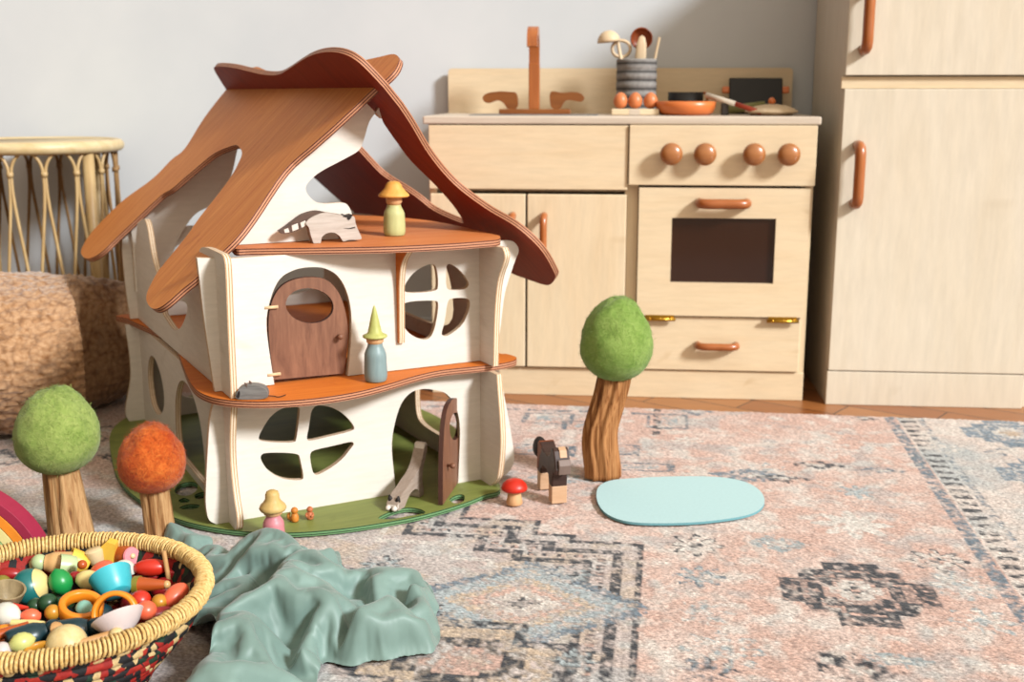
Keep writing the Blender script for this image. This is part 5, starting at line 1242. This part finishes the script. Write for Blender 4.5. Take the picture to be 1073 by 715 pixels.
    tag(o, 'crumpled grey-green silk cloth on the rug right of the basket', 'cloth')
build_cloth()

# ------------------------------------------------------------------ sheepskin pouf
def build_pouf():
    n, m = 220, 120; b = bmesh.new(); rings = []
    cx, cy = -1.0, 2.150; rx, ry, H0 = .375, .255, .258
    for j in range(m + 1):
        t = j / m; ph_ = t * PI; z = (1 - math.cos(ph_)) / 2
        zz = H0 * (z ** .92 if z > 0 else 0)
        s = math.sin(ph_) ** (.42 + .22 * max(0, z * 2 - 1))
        ring = []
        for k in range(n):
            a = 2 * PI * k / n
            v = Vector((math.cos(a) * s, math.sin(a) * s, z * 1.3))
            big = noise.noise(v * 1.9 + Vector((3, 1, 2))) * .10 + noise.noise(v * 4.2) * .035
            v2 = v * 26; curl = abs(noise.noise(v2)) * .010 + abs(noise.noise(v2 * 2.3)) * .006
            f = 1 + big * .6
            p = Vector((math.cos(a) * s * rx * f, math.sin(a) * s * ry * f, zz * (1 + big * .5 * z) + .0))
            nr = Vector((math.cos(a) * math.sin(ph_), math.sin(a) * math.sin(ph_), -math.cos(ph_)))
            p += nr * curl * 1.2
            p.z = max(p.z, .0)
            q = HF.loc(p + Vector((cx, cy, 0)))   # pressed against the corner of the house
            if q.x > -.125 and q.y < .70:
                p -= HF.X * (q.x + .125)
            elif q.x > -.125 and q.y < .78: p -= HF.X * ((q.x + .125) * (.78 - q.y) / .08)
            ring.append(b.verts.new(p))
            if j in (0, m): break
        rings.append(ring)
    for A, B in zip(rings, rings[1:]):
        for k in range(n):
            k2 = (k + 1) % n
            if len(A) == 1: f = b.faces.new((A[0], B[k2], B[k]))
            elif len(B) == 1: f = b.faces.new((A[k], A[k2], B[0]))
            else: f = b.faces.new((A[k], A[k2], B[k2], B[k]))
            f.smooth = True
    bmesh.ops.recalc_face_normals(b, faces=b.faces)
    w = NT('curly_sheepskin'); v = w.coords(); vo = w.n('ShaderNodeTexVoronoi'); vo.inputs['Scale'].default_value = 95
    nn_ = w.noise(v, 60, 4, .6, 1.5); 
    mx = w.n('ShaderNodeMix', data_type='VECTOR'); mx.inputs[0].default_value = .03; w.l(v, mx.inputs[4]); 
    n3 = w.n('ShaderNodeTexNoise'); n3.inputs['Scale'].default_value = 25; w.l(v, n3.inputs['Vector']); w.l(n3.outputs['Color'], mx.inputs[5]); w.l(mx.outputs[1], vo.inputs['Vector'])
    c = w.ramp(vo.outputs['Distance'], [(.0, srgb('#cfa57c')), (.45, srgb('#b0835a')), (.85, srgb('#6e4526'))])
    w.base(w.mix(.4, c, w.ramp(nn_, [(.3, srgb('#865a36')), (.7, srgb('#d6b390'))])))
    w.bump(vo.outputs['Distance'], -.9, .008); m_ = w.fin(.95, .1, sheen=.35)
    o = obj('sheepskin_pouf', b, m_, M=T(cx, cy, .0002)); tag(o, 'round lumpy tan sheepskin pouf on the rug left of the dollhouse', 'pouf')
build_pouf()

# ------------------------------------------------------------------ rattan stool
M['rattan'] = wood('pale_rattan', '#e3cfa6', '#c9ad78', 'x', 2, .45, .4, .08, 8)
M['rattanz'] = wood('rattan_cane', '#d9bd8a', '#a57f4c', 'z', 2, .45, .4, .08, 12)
M['cane'] = wood('shade_painted_cane', '#b08a58', '#7d5830', 'z', 3, .5, .3, .08, 8)
SX, SY, SR, SZ = -1.049, 2.600, .178, .500
st = thing('rattan_stool', 'round rattan stool with looped cane sides behind the sheepskin pouf', 'stool', K.M @ Matrix.Translation(K.loc(Vector((SX, SY - .01, 0)))) @ T(0, 0, -.0078))
def circ(r, z, n=72): return [(r * math.cos(2 * PI * k / n), r * math.sin(2 * PI * k / n), z) for k in range(n)]
b = tube(circ(SR - .003, SZ - .004), .0135, 12, closed=True); lathe([(0, SZ + .002), (SR - .004, SZ + .006), (SR - .004, SZ - .006), (0, SZ - .008)], 64, bm=b)
obj('seat', b, M['rattan'], st)
obj('bottom_ring', tube(circ(SR - .006, .03), .010, 10, closed=True), M['rattan'], st)
for k in range(4):
    a = math.radians(-24 + 90 * k); r = SR - .012
    obj('leg', tube([(r * math.cos(a), r * math.sin(a), 0), (r * math.cos(a), r * math.sin(a), SZ - .008)], .0125, 14), M['rattanz'], st)
for k in range(16):
    a0 = 2 * PI * (k + .5) / 16 - math.radians(24); hw = 2 * PI / 16 * .52
    def at(a, z, rr_=SR - .008): return Vector((rr_ * math.cos(a), rr_ * math.sin(a), z))
    b = bmesh.new()
    for sg in (-1, 1):
        P = [at(a0 + sg * hw * .62, SZ - .014), at(a0 + sg * hw * .25, SZ - .030), at(a0 + sg * hw * .07, SZ - .055), at(a0 + sg * hw * .10, SZ - .11), at(a0 + sg * hw * .38, SZ - .20), at(a0 + sg * hw * .72, SZ - .31), at(a0 + sg * hw * .85, SZ - .40), at(a0 + sg * hw * .9, .03)]
        tube(catmull(P, 5, closed=False), .0036, 8, bm=b)
    tube([at(a0, SZ - .052), at(a0, SZ - .062)], .0072, 8, bm=b)
    obj('cane_loop', b, M['cane'] if math.sin(a0) > 0 else M['rattanz'], st)  # far-side loops coloured darker, painting in the shade behind the seat
# ------------------------------------------------------------------ camera, light
cd = bpy.data.cameras.new('camera'); cam = bpy.data.objects.new('camera', cd); COL.objects.link(cam)
cd.sensor_fit = 'HORIZONTAL'; cd.sensor_width = 36; cd.lens = F * 36 / 1073
cam.location = EYE; cam.rotation_euler = (PI / 2 - PITCH, 0, 0)
cd.dof.use_dof = True; cd.dof.focus_distance = 1.36; cd.dof.aperture_fstop = 7.0; cd.clip_start = .02
SC.camera = cam
sd = bpy.data.lights.new('window_sun', 'SUN'); sun = bpy.data.objects.new('window_sun', sd); COL.objects.link(sun)
sdir = K.X * 4.7 - K.Y * 3.2 + Vector((0, 0, 3.3))
sun.rotation_euler = sdir.to_track_quat('Z', 'Y').to_euler()
sd.energy = 4.5; sd.angle = math.radians(10); sd.color = (.93, .97, 1.0)
wd = bpy.data.worlds.new('room_light'); SC.world = wd; wd.use_nodes = True
nt = wd.node_tree; bg = nt.nodes['Background']
# soft daylight: brightest from the window side (front right, high), dim from the left and behind
tc = nt.nodes.new('ShaderNodeTexCoord'); dp = nt.nodes.new('ShaderNodeVectorMath'); dp.operation = 'DOT_PRODUCT'
nt.links.new(tc.outputs['Generated'], dp.inputs[0]); dp.inputs[1].default_value = tuple(Vector((.52, -.55, .66)).normalized())
mr = nt.nodes.new('ShaderNodeMapRange'); nt.links.new(dp.outputs['Value'], mr.inputs['Value'])
for k, v in (('From Min', -.10), ('From Max', 1.0), ('To Min', .0), ('To Max', 1.25)): mr.inputs[k].default_value = v
nt.links.new(mr.outputs['Result'], bg.inputs['Strength']); bg.inputs['Color'].default_value = (1.0, .85, .66, 1)
SC.view_settings.view_transform = 'Standard'; SC.view_settings.look = 'None'; SC.view_settings.gamma = 1
SC.view_settings.use_curve_mapping = False; SC.view_settings.exposure = .34
